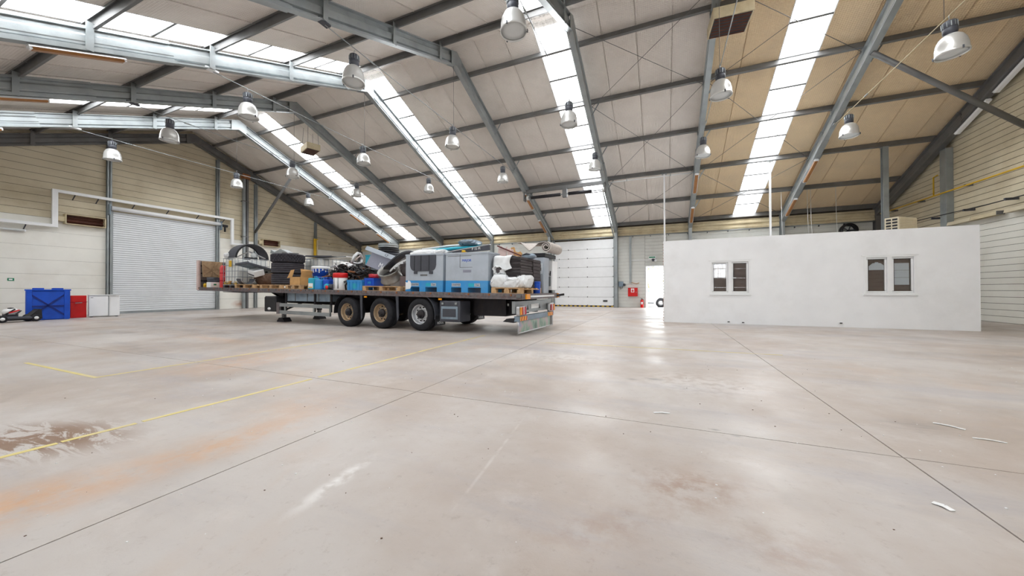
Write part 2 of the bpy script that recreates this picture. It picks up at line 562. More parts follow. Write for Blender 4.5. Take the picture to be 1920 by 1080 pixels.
# ---- floor: slabs with open joints, painted lines
floor = empty('floor')
tag(floor, 'worn pinkish grey concrete floor with joints and yellow lines', 'floor', kind='structure')
obj('sub_base', MB().box(XL-.3, XR+.3, YN-.3, YF+.12, -.35, -.16), M['joint'], floor)
JX, JY, g = [XL-.2, -2.37, 1.37, XR+.2], [YN-.2, 3.0, YF+.1], .0045
for i in range(3):
    for j in range(2):
        obj('floor_slab', MB().box(JX[i]+g, JX[i+1]-g, JY[j]+g, JY[j+1]-g, -.16, 0), M['floor'], floor)
def fline(x0, y0, x1, y1, w=.045):
    obj('floor_marking', MB().bar((x0, y0, .0005), (x1, y1, .0005), w, .003), M['line'], floor)
for a, b in ((-.5, 1.02), (1.04, 1.42), (1.46, 2.95), (3.05, 4.9), (4.95, 7.4)): fline(-3.88, a, -3.87, b)
fline(-8.7, 1.99, -6.37, 1.98)
fline(-6.4, 2.0, -6.41, 5.6)
fline(-2.2, 6.85, 1.75, 6.94, .04)

# ---- roof: lining sheets, rooflights, purlins
ceiling = empty('ceiling')
tag(ceiling, 'pitched roof lined with pale sheets carried on steel purlins', 'roof', kind='structure')
RH = 11.95 / math.cos(TH)
def slope_mat(s):
    """local x along hall, y down the slope from the ridge, z up from the lining"""
    R = Matrix.Rotation(0 if s > 0 else math.pi, 4, 'Z') @ Matrix.Rotation(-TH, 4, 'X')
    return Matrix.Translation((0, RY, RZ+ROOF)) @ R
sheet = MB()
sheet.box(-PW/2+.009, PW/2-.009, 0, RH, 0, .05)
sheet.box(-PW/2, PW/2, -.02, RH+.3, .05, .09)
sheet.box(-PW/2+.02, -PW/2+.045, .05, RH, -.014, 0)
sheet_me = [sheet.mesh('roof_sheet'), sheet.mesh('roof_sheet_warm_light')]
sheet_me[0].materials.append(M['lining']); sheet_me[1].materials.append(M['lining_warm_light'])
seg = 2.2 / math.cos(TH) / 2
cuts = [0.06]
yy = (PUR[0]-RY)/math.cos(TH)
cuts += [yy]
while cuts[-1] + seg < RH - .4: cuts.append(cuts[-1]+seg)
cuts.append(RH-.12)
win_no = 0
where = ['beside the roller-shutter gable', 'above the middle of the trailer', 'above the sectional door bay', 'above the white office room']
for s in (1, -1):
    SM = slope_mat(s)
    for k in range(32):
        xc = PX0+(k+.5)*PW
        lx = xc if s > 0 else -xc
        if k in SKY_K:
            win_no += 1
            w = empty('window_%d' % win_no)
            tag(w, 'milky rooflight strip %s, %s roof slope' % (where[SKY_K.index(k)], 'far' if s > 0 else 'near'), 'rooflight', 'rooflight strips', 'structure')
            for a, b in zip(cuts, cuts[1:]):
                mb = MB(SM)
                n = 7
                poly = []
                for q in range(n*2+1):
                    x = -PW/2+.02 + (PW-.04)*q/(n*2)
                    poly.append((lx+x, .02+.022*(q % 2)))
                poly += [(px, pz+.004) for px, pz in reversed(poly)]
                mb.prism(poly, a+.012, b-.012, 'Y')
                obj('pane', mb, M['rooflight'], w)
                obj('glazing_bar', MB(SM).box(lx-PW/2+.01, lx+PW/2-.01, b-.032, b+.032, -.01, .03), M['galv_dark'], w)
            for q in (-1, 1):
                obj('side_flashing', MB(SM).box(lx+q*(PW/2-.008)-.014, lx+q*(PW/2-.008)+.014, 0, RH, -.005, .09), M['white_paint'], w)
        else:
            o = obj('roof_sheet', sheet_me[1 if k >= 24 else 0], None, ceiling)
            o.matrix_local = SM @ Matrix.Translation((lx, 0, 0))
# purlins: C sections standing on the rafters
def purlin(y, s):
    yl = (y-RY)/math.cos(TH)
    mb = MB(slope_mat(s))
    c = [(yl-.035, -.215), (yl+.04, -.215), (yl+.04, -.18), (yl+.033, -.18), (yl+.033, -.208), (yl-.028, -.208), (yl-.028, -.012), (yl+.033, -.012), (yl+.033, -.04), (yl+.04, -.04), (yl+.04, -.004), (yl-.035, -.004)]
    a, b = (XL-.02, XR+.02) if s > 0 else (-XR-.02, -XL+.02)
    mb.prism(c, a, b, 'X')
    obj('purlin', mb, M['purlin'], ceiling)
for y in PUR:
    purlin(y, 1); purlin(y, -1)
obj('ridge_cap', MB().prism([(RY-.35, RZ+ROOF-.02), (RY, RZ+ROOF+.10), (RY+.35, RZ+ROOF-.02), (RY+.35, RZ+ROOF+.01), (RY, RZ+ROOF+.16), (RY-.35, RZ+ROOF+.01)], XL-.3, XR+.3, 'X'), M['lining'], ceiling)
# wind bracing rods
for (i, j) in ((5, 6), (6, 7)):
    for (ya, yb) in ((9.98, 14.2), (14.2, 18.62), (18.62, 22.5)):
        if ya < RY: ya = RY+.3
        for (p, q) in ((i, j), (j, i)):
            obj('brace_rod', MB().tube([(FX[p]+(.1 if p < q else -.1), ya, zr(ya, .42)), (FX[q]+(-.1 if p < q else .1), yb, zr(yb, .42))], .009, 6), M['galv_dark'], ceiling)

# ---- portal frames
SIG = [(-0.085, 0), (0.085, 0), (0.085, 0.03), (0.018, 0.042), (0.018, 0.085), (0.06, 0.115), (0.06, 0.275), (0.018, 0.305), (0.018, 0.42), (0.085, 0.432), (0.085, 0.46), (-0.085, 0.46), (-0.085, 0.432), (-0.018, 0.42), (-0.018, 0.305), (-0.06, 0.275), (-0.06, 0.115), (-0.018, 0.085), (-0.018, 0.042), (-0.085, 0.03)]
SLEEVE = [(-.10, -.012), (.10, -.012), (.10, .06), (.045, .07), (.045, .12), (.07, .17), (.07, .29), (.045, .34), (.045, .40), (.10, .41), (.10, .475), (-.10, .475), (-.10, .41), (-.045, .40), (-.045, .34), (-.07, .29), (-.07, .17), (-.045, .12), (-.045, .07), (-.10, .06)]
side_word = ['set against the roller-shutter gable'] + ['from the roller-shutter gable']*7 + ['set against the gable behind the office room']
fluo_proto = None
for i, fx in enumerate(FX):
    fr = empty('portal_frame', (fx, RY, 0))
    tag(fr, ('galvanised steel portal frame %s' % side_word[i]) if i in (0, 8) else ('%s galvanised steel portal frame counted %s' % (ORD[i], side_word[i])), 'portal frame', 'portal frames of the hall', 'structure')
    mt = M['galv'] if i not in (0, 8) else M['galv_dark']
    for s in (1, -1):
        e = RY-.03
        y1 = s*(YF-.35-RY)
        obj('rafter', MB().sweep(SIG, (0, 0, RZ), (0, y1, RZ-SL*abs(y1))), mt, fr)
        ys = s*(17.15-RY)
        obj('knee_sleeve', MB().sweep(SLEEVE, (0, ys, RZ-SL*abs(ys)), (0, y1, RZ-SL*abs(y1))), mt, fr)
        yc = s*(YF-.03-RY)
        y0 = s*(YF-.36-RY)
        zt = RZ-SL*abs(y0)+.42
        colp = MB()
        a, b = min(yc, y0), max(yc, y0)
        colp.box(-.085, .085, a, a+.03, 0, zt); colp.box(-.085, .085, b-.03, b, 0, zt); colp.box(-.03, .03, a+.03, b-.03, 0, zt)
        colp.box(-.05, .05, a+.11, b-.11, 0, zt)
        obj('column', colp, mt, fr)
        obj('base_plate', MB().box(-.14, .14, a-.06, min(b+.06, YF-RY-.001) if s > 0 else b+.06, 0, .02), M['galv_dark'], fr)
        # cleats that carry the purlins
        for y in PUR:
            yl = s*(y-RY)
            z = RZ-SL*abs(yl)
            if i in (0, 8) and s > 0: continue
            obj('purlin_cleat', MB().box(.086, .106, yl-.06, yl+.06, z-.01, z+.60) if s < 0 else MB().box(-.106, -.086, yl-.05, yl+.05, z+.36, z+.62), mt, fr)
        # fly braces
        if s > 0 and 0 < i < 8:
            for y in PUR[1:5]:
                yl = y-RY
                z = RZ-SL*yl
                obj('fly_brace', MB().bar((.08, yl-.06, z+.03), (.36, yl-.02, z+.50), .045, .012, (0, 1, 0)), mt, fr)
    obj('apex_plate', MB().prism([(-.34, RZ-.148), (0, RZ-.012), (.34, RZ-.148), (.34, RZ+.34), (0, RZ+.49), (-.34, RZ+.34)], -.105, -.086, 'X'), mt, fr)
    obj('apex_plate', MB().prism([(-.34, RZ-.148), (0, RZ-.012), (.34, RZ-.148), (.34, RZ+.34), (0, RZ+.49), (-.34, RZ+.34)], .086, .105, 'X'), mt, fr)

# ---- walls
def clip(poly, inside):
    """poly of (y,z) clipped to the roof line on both sides"""
    for s in (1, -1):
        def f(p): return zr0 - SL*s*(p[0]-RY) - p[1]
        zr0 = RZ+inside
        out = []
        for a, b in zip(poly, poly[1:]+poly[:1]):
            fa, fb = f(a), f(b)
            if fa >= 0: out.append(a)
            if fa*fb < 0:
                t = fa/(fa-fb)
                out.append((a[0]+(b[0]-a[0])*t, a[1]+(b[1]-a[1])*t))
        poly = out
        if not poly: break
    return poly

def gable(name, label, x, sgn, rows, bays, split, skip):
    w = empty(name)
    tag(w, label, 'wall', kind='structure')
    body = [(YN-.1, -.2), (YF+.1, -.2), (YF+.1, 20), (YN-.1, 20)]
    body = clip(body, ROOF-.004)
    obj('wall_core', MB().prism(body, x, x-sgn*.12, 'X'), M['joint'], w)
    for (ya, yb) in bays:
        z = 0.004
        while z < 10:
            h = rows(z)
            if not skip(ya, yb, z, z+h):
                gp_ = (.003 if z < split-.01 else .007) if x < 0 else (.006 if z < split-.01 else .009)
                c = clip([(ya+.006, z+gp_), (yb-.006, z+gp_), (yb-.006, z+h-gp_), (ya+.006, z+h-gp_)], ROOF-.01)
                if len(c) >= 3:
                    d = .022
                    mb = MB().prism(c, x+sgn*.0005, x+sgn*d, 'X')
                    obj('wall_panel', mb, M['lower_panel'] if z < split-.01 else M['upper_panel'], w)
            z += h
    return w
SH = (7.88, 12.2, 4.86)      # roller shutter opening
wall_l = gable('wall_left', 'left gable wall of cream sheets around the roller shutter', XL, 1, lambda z: .6 if z < 4.19 else .3,
      [(YN, 3.46), (3.46, 7.8), (7.8, 12.25), (12.25, 14.3), (14.3, 18.52), (18.52, YF)], 4.2,
      lambda a, b, z0, z1: a == 7.8 and z0 < 4.79)
wall_r = gable('wall_right', 'right gable wall of narrow cream sheets beyond the office room', XR, -1, lambda z: .2,
      [(YN, 10.98), (10.98, 18.3), (18.3, YF)], 3.4, lambda a, b, z0, z1: False)

# gable posts
def gpost(x, y, zt, w=.16, d=.14, mt='galv_dark', nm='gable_post', par=None):
    mb = MB()
    sgn = 1 if x < 0 else -1
    x0 = x+sgn*.024
    xs = sorted((x0, x0+sgn*d))
    mb.box(xs[0], xs[1], y-.015, y+.015, 0, zt)
    mb.box(xs[0], xs[0]+.014, y-w/2, y+w/2, 0, zt)
    mb.box(xs[1]-.014, xs[1], y-w/2, y+w/2, 0, zt)
    obj(nm, mb, M[mt], par)
for y in (3.46, 7.8, 12.2, 14.3, 18.52): gpost(XL, y, zr(y, -.02), mt='galv', par=wall_l)
for y in (10.98, ): gpost(XR, y, zr(y, -.02), .2, .2, par=wall_r)
gp = MB().box(XR-.024-.2, XR-.024, 18.14, 18.46, 0, zr(18.46, .0))
for q in range(9): gp.cbox((XR-.226, 18.3+(.1 if q % 2 else -.1), 1+q*.55), (.012, .05, .05))
obj('gable_post', gp, M['galv'], wall_r, .01)

# long walls
wall_f = empty('wall_far')
tag(wall_f, 'far eaves wall of ribbed off-white sheets with doors', 'wall', kind='structure')
GX0, GX1, GZ = -6.7, -2.83, 4.28       # sectional door opening
DX0, DX1, DZ = -1.02, .18, 2.55        # personnel door opening
core = MB()
for a, b, z0, z1 in ((XL-.1, GX0, -.2, 5.15), (GX0, GX1, GZ, 5.15), (GX1, DX0, -.2, 5.15), (DX0, DX1, DZ, 5.15), (DX1, XR+.1, -.2, 5.15), (DX0, DX1, -.2, -.002), (GX0, GX1, -.2, -.002)):
    core.box(a, b, YF, YF+.12, z0, z1)
obj('wall_core', core, M['joint'], wall_f)
M['far_panel'] = mat('ribbed_wall_sheet', (216, 217, 212), .5, 0, .05, 1.4, dirt=(170, 160, 140), dirt_amt=.3, dirt_scale=.8)
xs = [XL] + FX[1:8] + [XR]
bx = []
for a, b in zip(xs, xs[1:]):
    if a == FX[5]: bx += [(FX[5], DX0-.002), (DX1+.002, FX[6])]
    elif a == FX[4]: continue
    else: bx.append((a, b))
for a, b in bx:
    z = .004
    h = .2 if a >= FX[5]-.1 else .5
    while z < 4.45:
        obj('wall_panel', MB().box(a+.006, b-.006, YF-.02, YF-.0005, z+.003, min(z+h, 4.5)-.003), M['far_panel'], wall_f)
        z += h
for z in [DZ+.004+.2*q for q in range(10)]:
    if z < 4.4: obj('wall_panel', MB().box(DX0+.004, DX1-.004, YF-.02, YF-.0005, z+.005, min(z+.2, 4.5)-.005), M['far_panel'], wall_f)
for a, b in ((GX0-.25, GX0), ): obj('wall_panel', MB().box(a, b, YF-.02, YF-.0005, .01, 4.4), M['far_panel'], wall_f)
# eaves beam of yellowed corrugated sheet
M['eave'] = mat('yellowed_eaves_sheet', (204, 190, 158), .6, 0, .15, 2, dirt=(140, 112, 74), dirt_amt=.5, dirt_scale=1.5)
for a, b in zip(xs, xs[1:]):
    mb = MB()
    prof = [(YF-.005, 4.42), (YF-.10, 4.42), (YF-.12, 4.52), (YF-.07, 4.56), (YF-.07, 4.66), (YF-.13, 4.70), (YF-.13, 4.80), (YF-.07, 4.84), (YF-.07, 4.93), (YF-.005, 4.95)]
    mb.prism(prof, a+.09, b-.09, 'X')
    obj('eaves_beam', mb, M['eave'], wall_f)
wall_n = empty('wall_near')
tag(wall_n, 'near eaves wall of cream sheets behind the viewer', 'wall', kind='structure')
NX0, NX1, NZ = 1.55, 5.6, 4.2
cn = MB()
for a, b, z0, z1 in ((XL-.1, NX0, -.2, 5.15), (NX0, NX1, NZ, 5.15), (NX1, XR+.1, -.2, 5.15), (NX0, NX1, -.2, -.002)):
    cn.box(a, b, YN-.12, YN, z0, z1)
obj('wall_core', cn, M['joint'], wall_n)
for a, b in zip(xs, xs[1:]):
    for q in range(9):
        if a == FX[6] and q < 8: continue
        obj('wall_panel', MB().box(a+.006, b-.006, YN+.0005, YN+.02, .004+q*.55, .55*(q+1)-.006), M['lower_panel'], wall_n)
nd = empty('unseen_door_4', (NX0, YN, 0))  # unseen door guessed from a window reflection; glazed rows added to brighten it
tag(nd, 'guessed sectional overhead door behind the viewer, glazed rows added for a reflection', 'overhead door', kind='structure')
for q in range(7):
    z = .01+q*.6
    w_ = NX1-NX0
    if q in (3, 4):
        for a, b in ((0, .86), (2.4, w_)): obj('door_panel', MB().box(a, b, -.06, -.02, z, z+.59), M['plastic_white'], nd)  # panels of the guessed, unseen door
        obj('unseen_door_rail', MB().box(.86, 2.4, -.06, -.02, z, z+.04), M['plastic_white'], nd)
        obj('pane', MB().box(.86, 2.4, -.045, -.04, z+.04, z+.59), M['rooflight'], nd)
    else: obj('door_panel', MB().box(0, w_, -.06, -.02, z, z+.59), M['plastic_white'], nd)  # panel of the guessed, unseen door

# ---- roller shutter in the left gable
sh = empty('door_1', (XL, SH[0], 0))
tag(sh, 'closed white roller shutter door in the left gable wall', 'roller shutter', kind='structure')
W = SH[1]-SH[0]
n = 46
hs = (SH[2]-.09)/n
cur = MB()
for q in range(n):
    z = .09+q*hs
    cur.prism([(.016, z+.007), (.03, z+.012), (.036, z+hs*.5), (.03, z+hs-.006), (.016, z+hs-.002)], .03, W-.03, 'Y')
obj('curtain_back', MB().box(.006, .016, .03, W-.03, .01, SH[2]), M['galv_dark'], sh)
M['shutter'] = mat('white_shutter_slats', (226, 229, 232), .42, .1, .04, 1.5, dirt=(190, 190, 188), dirt_amt=.3, dirt_scale=.8)
obj('slat_curtain', cur, M['shutter'], sh)
for y in (-.02, W-.06): obj('guide_rail', MB().box(.004, .09, y, y+.08, 0, SH[2]), M['galv'], sh)
obj('barrel', MB().tube([(.2, -.05, SH[2]+.12), (.2, W+.12, SH[2]+.12)], .10, 16), M['plastic_white'], sh)
for y in (-.12, W+.1):
    obj('end_bracket', MB().box(.03, .34, y-.012, y+.012, SH[2]-.22, SH[2]+.28), M['steelblue'], sh)
obj('drive_motor', MB().tube([(.24, W+.13, SH[2]+.05), (.24, W+.42, SH[2]+.05)], .085, 12).tube([(.24, W+.3, SH[2]-.3), (.24, W+.3, SH[2]+.02)], .05, 8), M['black'], sh)
obj('bottom_bar', MB().box(.01, .06, .03, W-.03, 0, .09), M['galv'], sh)

# ---- sectional door in the far wall
sd = empty('door_2', (GX0, YF, 0))
tag(sd, 'tall white sectional overhead door in the far wall', 'overhead door', kind='structure')
GW = GX1-GX0
obj('light_stop_sheet', MB().box(-.05, GW+.05, .03, .05, -.1, GZ+.05), M['joint'], sd)  # added sheet, stops outside light showing through the panel gaps
rows = [.085, .62, 1.26, 1.9, 2.54, 3.1, 3.68, 4.27]
for a, b in zip(rows, rows[1:]):
    p = obj('door_panel', MB().box(.04, GW-.04, -.03, .02, a+.006, b-.006), M['plastic_white'], sd, .006)
    for x in (.35, GW*.25, GW*.57, GW-.06):
        obj('hinge', MB().cbox((x-.0, -.037, a+.01), (.05, .014, .07)), M['galv_dark'], p)
stripe = MB()
strd = MB()
for q in range(26):
    (stripe if q % 2 else strd).box(.04+q*(GW-.08)/26, .04+(q+1)*(GW-.08)/26, -.032, .01, .012, .075)
obj('warning_strip', stripe, M['yellow'], sd)
obj('warning_strip', strd, M['black'], sd)
obj('pull_handle', MB().cbox((GW-.55, -.045, .38), (.27, .03, .1)), M['black'], sd, .01)
obj('wall_button', MB().cbox((GW-.16, -.04, 1.65), (.09, .04, .1)), M['plastic_white'], sd)
for x in (-.02, GW-.03): obj('track', MB().box(x, x+.06, -.14, -.03, 0, 4.35), M['galv'], sd)
# tracks follow the roof up to a spring shaft
for x in (.0, GW):
    obj('sloping_track', MB().bar((x, -.2, 4.45), (x, -4.6, 4.45+SL*4.45), .06, .08), M['galv'], sd)
sh2 = MB()
ym, zm = -4.75, 6.28
sh2.bar((-.25, ym, zm+.17), (GW+.15, ym, zm+.17), .12, .17)
sh2.box(-.3, -.24, ym-.15, ym+.15, zm-.35, zm+.25)
sh2.box(GW+.14, GW+.2, ym-.15, ym+.15, zm-.35, zm+.25)
sh2.box(GW*.48, GW*.54, ym-.1, ym+.1, zm-.35, zm+.25)
obj('spring_frame', sh2, M['galv_dark'], sd)
obj('spring_shaft', MB().tube([(-.3, ym, zm-.18), (GW+.2, ym, zm-.18)], .03, 8), M['galv'], sd)
for a, b in ((.1, GW*.45), (GW*.56, GW-.5)):
    obj('torsion_spring', MB().tube([(a, ym, zm-.18), (b, ym, zm-.18)], .085, 14), M['chassis'], sd)
for x in (-.16, GW+.04): obj('cable_drum', MB().tube([(x, ym, zm-.18), (x+.12, ym, zm-.18)], .12, 14), M['alu'], sd)

# ---- personnel door, standing open
pd = empty('door_3', (DX0, YF, 0))
tag(pd, 'open personnel doorway showing daylight and a white car', 'door', kind='structure')
fr = MB()
fr.box(0, .07, -.05, .14, 0, DZ); fr.box(DX1-DX0-.07, DX1-DX0, -.05, .14, 0, DZ); fr.box(.07, DX1-DX0-.07, -.05, .14, DZ-.07, DZ)
obj('door_frame', fr, M['plastic_white'], pd)
leaf = obj('door_leaf', MB().box(0, .05, 0, 1.02, .02, DZ-.08), M['plastic_white'], pd)
leaf.location = (.09, .16, 0); leaf.rotation_euler = (0, 0, math.radians(14))
obj('threshold', MB().box(0, DX1-DX0, -.02, .3, -.12, .004), M['galv'], pd)

# =================================================================== OFFICE ROOM
OY, OH, OX1 = 12.7, 2.66, 7.26
WN = [(1.36, 2.41, .92, 1.96), (5.05, 6.09, .92, 1.96)]
office = empty('wall_office')
tag(office, 'plain white walled office room built inside the hall', 'office room', kind='structure')
fw_ = MB()
xs_ = [0, WN[0][0], WN[0][1], WN[1][0], WN[1][1], OX1]
for i in range(5):
    if i % 2 == 0: fw_.box(xs_[i], xs_[i+1], OY, OY+.1, 0, OH)
    else:
        fw_.box(xs_[i], xs_[i+1], OY, OY+.1, 0, .92); fw_.box(xs_[i], xs_[i+1], OY, OY+.1, 1.96, OH)
obj('front_wall', fw_, M['white_paint'], office)
obj('side_wall', MB().box(0, .1, OY+.1, 18.4, 0, OH), M['white_paint'], office)
obj('side_wall', MB().box(OX1-.1, OX1, OY+.1, 18.4, 0, OH), M['white_paint'], office)
obj('back_wall', MB().box(.1, OX1-.1, 18.3, 18.4, 0, OH), M['white_paint'], office)
obj('flat_roof', MB().box(.1, OX1-.1, OY+.1, 18.3, OH-.1, OH), M['white_paint'], office)
ed = MB()
random.seed(4)
for q in range(28): ed.cbox((-.006, OY+.05, .05+q*.093), (.014, .06+random.random()*.04, .03+random.random()*.05))
obj('torn_edge', ed, M['rust'], office)
for x, z in ((1.84, .06), (2.22, .05), (4.54, .11)):
    sk = obj('cable_outlet', MB().cbox((x, OY-.012, z), (.12, .024, .06)), M['plastic_white'], office, .006)
    obj('outlet_hole', MB().cbox((x, OY-.026, z+.006), (.06, .006, .03)), M['black'], sk)

def window(no, r, label):
    x0, x1, z0, z1 = r
    w = empty('window_%d' % no, (x0, OY, z0))
    tag(w, label, 'window', kind='structure')
    W_, H_ = x1-x0, z1-z0
    f = MB()
    t = .045
    for a in ((0, W_, 0, t), (0, W_, H_-t, H_), (0, t, t, H_-t), (W_-t, W_, t, H_-t), (W_/2-.05, W_/2+.05, t, H_-t)):
        f.box(a[0], a[1], -.012, .09, a[2], a[3])
    obj('window_frame', f, M['plastic_white'], w, .004)
    obj('cover_strip', MB().box(-.05, W_+.05, -.016, 0, H_, H_+.03), M['plastic_white'], w, .003)
    obj('sill', MB().box(-.03, W_+.03, -.03, 0, -.03, 0), M['plastic_white'], w, .003)
    rev = MB()
    rev.box(-.05, W_+.05, .095, .13, -.1, H_+.1)
    obj('brown_blind_board', rev, M['brownboard'], w)
    for i, (a, b) in enumerate(((t, W_/2-.05), (W_/2+.05, W_-t))):
        s = MB()
        u = .045
        for q in ((a, b, t, t+u), (a, b, H_-t-u, H_-t), (a, a+u, t+u, H_-t-u), (b-u, b, t+u, H_-t-u)):
            s.box(q[0]+.004, q[1]-.004, .012, .06, q[2]+.004, q[3]-.004)
        so = obj('sash', s, M['plastic_white'], w, .004)
        obj('pane', MB().box(a+u, b-u, .032, .038, t+u, H_-t-u), M['glass'], so)
        obj('gasket', MB().box(a+u-.004, a+u+.008, .02, .05, t+u, H_-t-u).box(a+u, b-u, .02, .05, H_-t-u-.008, H_-t-u+.004), M['black'], so)
    return w, W_, H_, t
w9, W_, H_, t_ = window(9, WN[0], 'double sash window of the office room nearest the doorway')
hd = MB().cbox((W_/2+.075, -.01, H_*.5), (.02, .03, .1)).cbox((W_/2+.115, -.03, H_*.48), (.1, .016, .02))
obj('window_handle', hd, M['plastic_white'], w9, .004)
bl = MB()
bl.box(W_/2+.14, W_-.12, .075, .09, .1, H_-.1)
obj('hanging_blind', bl, M['brownboard'], w9)
w10, W_, H_, t_ = window(10, WN[1], 'office window with white papers taped inside its panes')
M['paper'] = mat('white_paper', (222, 230, 236), .7, 0, .03)
pp = [(.0, 0), (.36, 0), (.36, .12), (.27, .21), (.22, .21), (.22, .235), (.14, .235), (.14, .21), (.09, .21), (0, .12)]
obj('taped_paper', MB().prism([(.115+x*.9, .66+z*.9) for x, z in pp], .042, .0445, 'Y'), M['paper'], w10)
for q in range(3):
    obj('taped_paper', MB().box(W_/2+.115, W_-.115, .042+.001*q, .0435+.001*q, .255+.195*q, .445+.195*q), M['paper'], w10)

# =================================================================== LAMPS
lp = empty('pendant_lamp')
dr = MB().lathe([(0, .75), (.04, .75), (.04, .72), (.10, .72), (.115, .70), (.115, .58), (.105, .57), (.115, .56), (.115, .47), (.095, .45), (.095, .43), (0, .43)], 20)
obj('ballast_housing', dr, M['darkgrey'], lp)
fn = MB()
for q in range(12):
    a = q*math.pi/6
    fn.bar((.11*math.cos(a), .11*math.sin(a), .585), (.11*math.cos(a), .11*math.sin(a), .69), .012, .03, (math.cos(a), math.sin(a), 0))
obj('cooling_fins', fn, M['galv'], lp)
hk = MB().tube([(0, 0, .745), (0, 0, .79), (.02, 0, .81), (.02, 0, .835), (0, 0, .85), (-.02, 0, .835), (-.015, 0, .815)], .006, 6)
obj('hook', hk, M['galv'], lp)
rf = MB().lathe([(.07, .435), (.12, .42), (.18, .37), (.225, .28), (.248, .17), (.252, .05), (.262, .04), (.262, 0), (.245, 0), (.245, .04), (.238, .17), (.214, .28), (.17, .36), (.11, .405), (.07, .42)], 36)
obj('reflector', rf, M['alu'], lp)
obj('lens', MB().lathe([(0, .02), (.12, .022), (.24, .03), (.24, .036), (0, .036)], 32), M['lens'], lp)
for q in range(3):
    a = q*2.1+.4
    obj('lens_clip', MB().cbox((.265*math.cos(a), .265*math.sin(a), .02), (.025, .025, .06)), M['darkgrey'], lp)
LAMPS = [(5, 0, 6.38, 6.13), (5, 1, 10.82, 6.2), (5, 2, 15.28, 6.2), (4, 0, 6.42, 6.14), (4, 1, 10.83, 6.2), (4, 2, 15.2, 6.18), (3, 0, 6.52, 6.17), (3, 1, 10.88, 6.24), (3, 2, 15.25, 6.2),
         (2, 0, 6.49, 6.2), (2, 1, 10.87, 6.25), (2, 2, 14.5, 6.25), (1, 0, 6.55, 6.2), (1, 1, 10.94, 6.3), (1, 2, 14.9, 6.28), (6, 1, 10.7, 6.14), (6, 2, 15.4, 6.2), (7, 1, 10.71, 6.1), (7, 2, 15.31, 6.18)]
PLC = ['near end', 'middle', 'far end']
rowname = {1: 'lamp cable nearest the roller shutter', 2: 'second lamp cable from the roller shutter', 3: 'third lamp cable from the roller shutter', 4: 'fourth lamp cable from the roller shutter',
           5: 'fifth lamp cable from the roller shutter', 6: 'sixth lamp cable from the roller shutter', 7: 'lamp cable over the office room'}
for n_, (fi, q, y, z) in enumerate(LAMPS):
    o = lp if n_ == 0 else copy_tree(lp)
    o.location = (FX[fi], y, z)
    o.rotation_euler = (math.radians((n_*37 % 7)-3), math.radians((n_*53 % 7)-3), n_)
    tag(o, 'aluminium bell pendant lamp at %s of the %s' % (PLC[q], rowname[fi]), 'pendant lamp', 'bell pendant lamps')
for fi in range(1, 8):
    fx = FX[fi]
    c = empty('lamp_cable', (fx, RY, 7.0))
    tag(c, 'taut steel wire, the %s' % rowname[fi], 'wire', 'lamp cables')
    obj('wire', MB().tube([(0, 5.62-RY, .03), (0, 8.6-RY, 0), (0, 0, .0), (0, 13.2-RY, 0), (0, 16.35-RY, .03)], .011, 6), M['galv'] if fi != 7 else M['eave'], c)
    obj('drop_wire', MB().tube([(0, -.05, .0), (0, -.05, 2.2)], .006, 5), M['galv_dark'], c)
    obj('anchor_bracket', MB().box(-.07, .07, 5.42-RY, 5.72-RY, .03, .075), M['white_paint'] if fi in (1, 3) else M['darkgrey'], c)
    obj('anchor_bracket', MB().box(-.05, .05, 16.25-RY, 16.5-RY, .03, .07), M['galv'], c)
    for y in (6.9, 14.1): obj('turnbuckle', MB().tube([(0, y-RY, .01), (0, y-RY+.2, .01)], .02, 6), M['galv'], c)

# ---- fluorescent battens along the rafters
fl = empty('fluorescent_batten')
obj('batten_body', MB().prism([(-.05, 0), (.05, 0), (.09, -.05), (.085, -.055), (.04, -.03), (-.04, -.03), (-.085, -.055), (-.09, -.05)], -.72, .72, 'Y'), M['plastic_white'], fl)
M['amberplastic'] = mat('browned_diffuser', (160, 108, 58), .35, 0, .12, 4)
obj('diffuser', MB().prism([(-.07, -.045), (-.055, -.1), (.055, -.1), (.07, -.045)], -.68, .68, 'Y'), M['amberplastic'], fl)
obj('end_cap', MB().cbox((0, -.7, -.06), (.13, .03, .06)), M['plastic_white'], fl)
obj('end_cap', MB().cbox((0, .7, -.06), (.13, .03, .06)), M['plastic_white'], fl)
first = True
for (fi, s, y) in ((3, -1, 3.22), (2, -1, 3.22), (1, -1, 3.35), (7, 1, 18.72), (7, 1, 21.2), (6, 1, 18.72), (6, 1, 21.2), (4, 1, 18.72), (4, 1, 21.2), (1, 1, 18.6), (1, 1, 21.1), (8, 1, 15.3), (8, 1, 16.9)):
    o = fl if first else copy_tree(fl)
    first = False
    o.location = (FX[fi], y, zr(y, -.03))
    o.rotation_euler = (-s*TH, 0, 0)
    if fi == 8:
        for ch in o.children:
            if ch.name.startswith('diffuser'):
                ch.data = ch.data.copy()
                ch.data.materials[0] = M['plastic_white']
    pos = 'near slope' if s < 0 else ('higher one on the far slope' if y < 18.9 and fi != 8 or (fi == 8 and y < 16) else 'lower one on the far slope')
    tag(o, 'fluorescent batten under the %s, %s' % ({8: 'frame at the right gable', 7: 'frame over the office room', 6: 'sixth inner frame', 4: 'fourth inner frame', 3: 'third inner frame', 2: 'second inner frame', 1: 'first inner frame'}[fi], pos), 'light fixture', 'rafter battens')

M['darkrust'] = mat('burnt_brown_metal', (84, 44, 30), .5, .2, .3, 4)
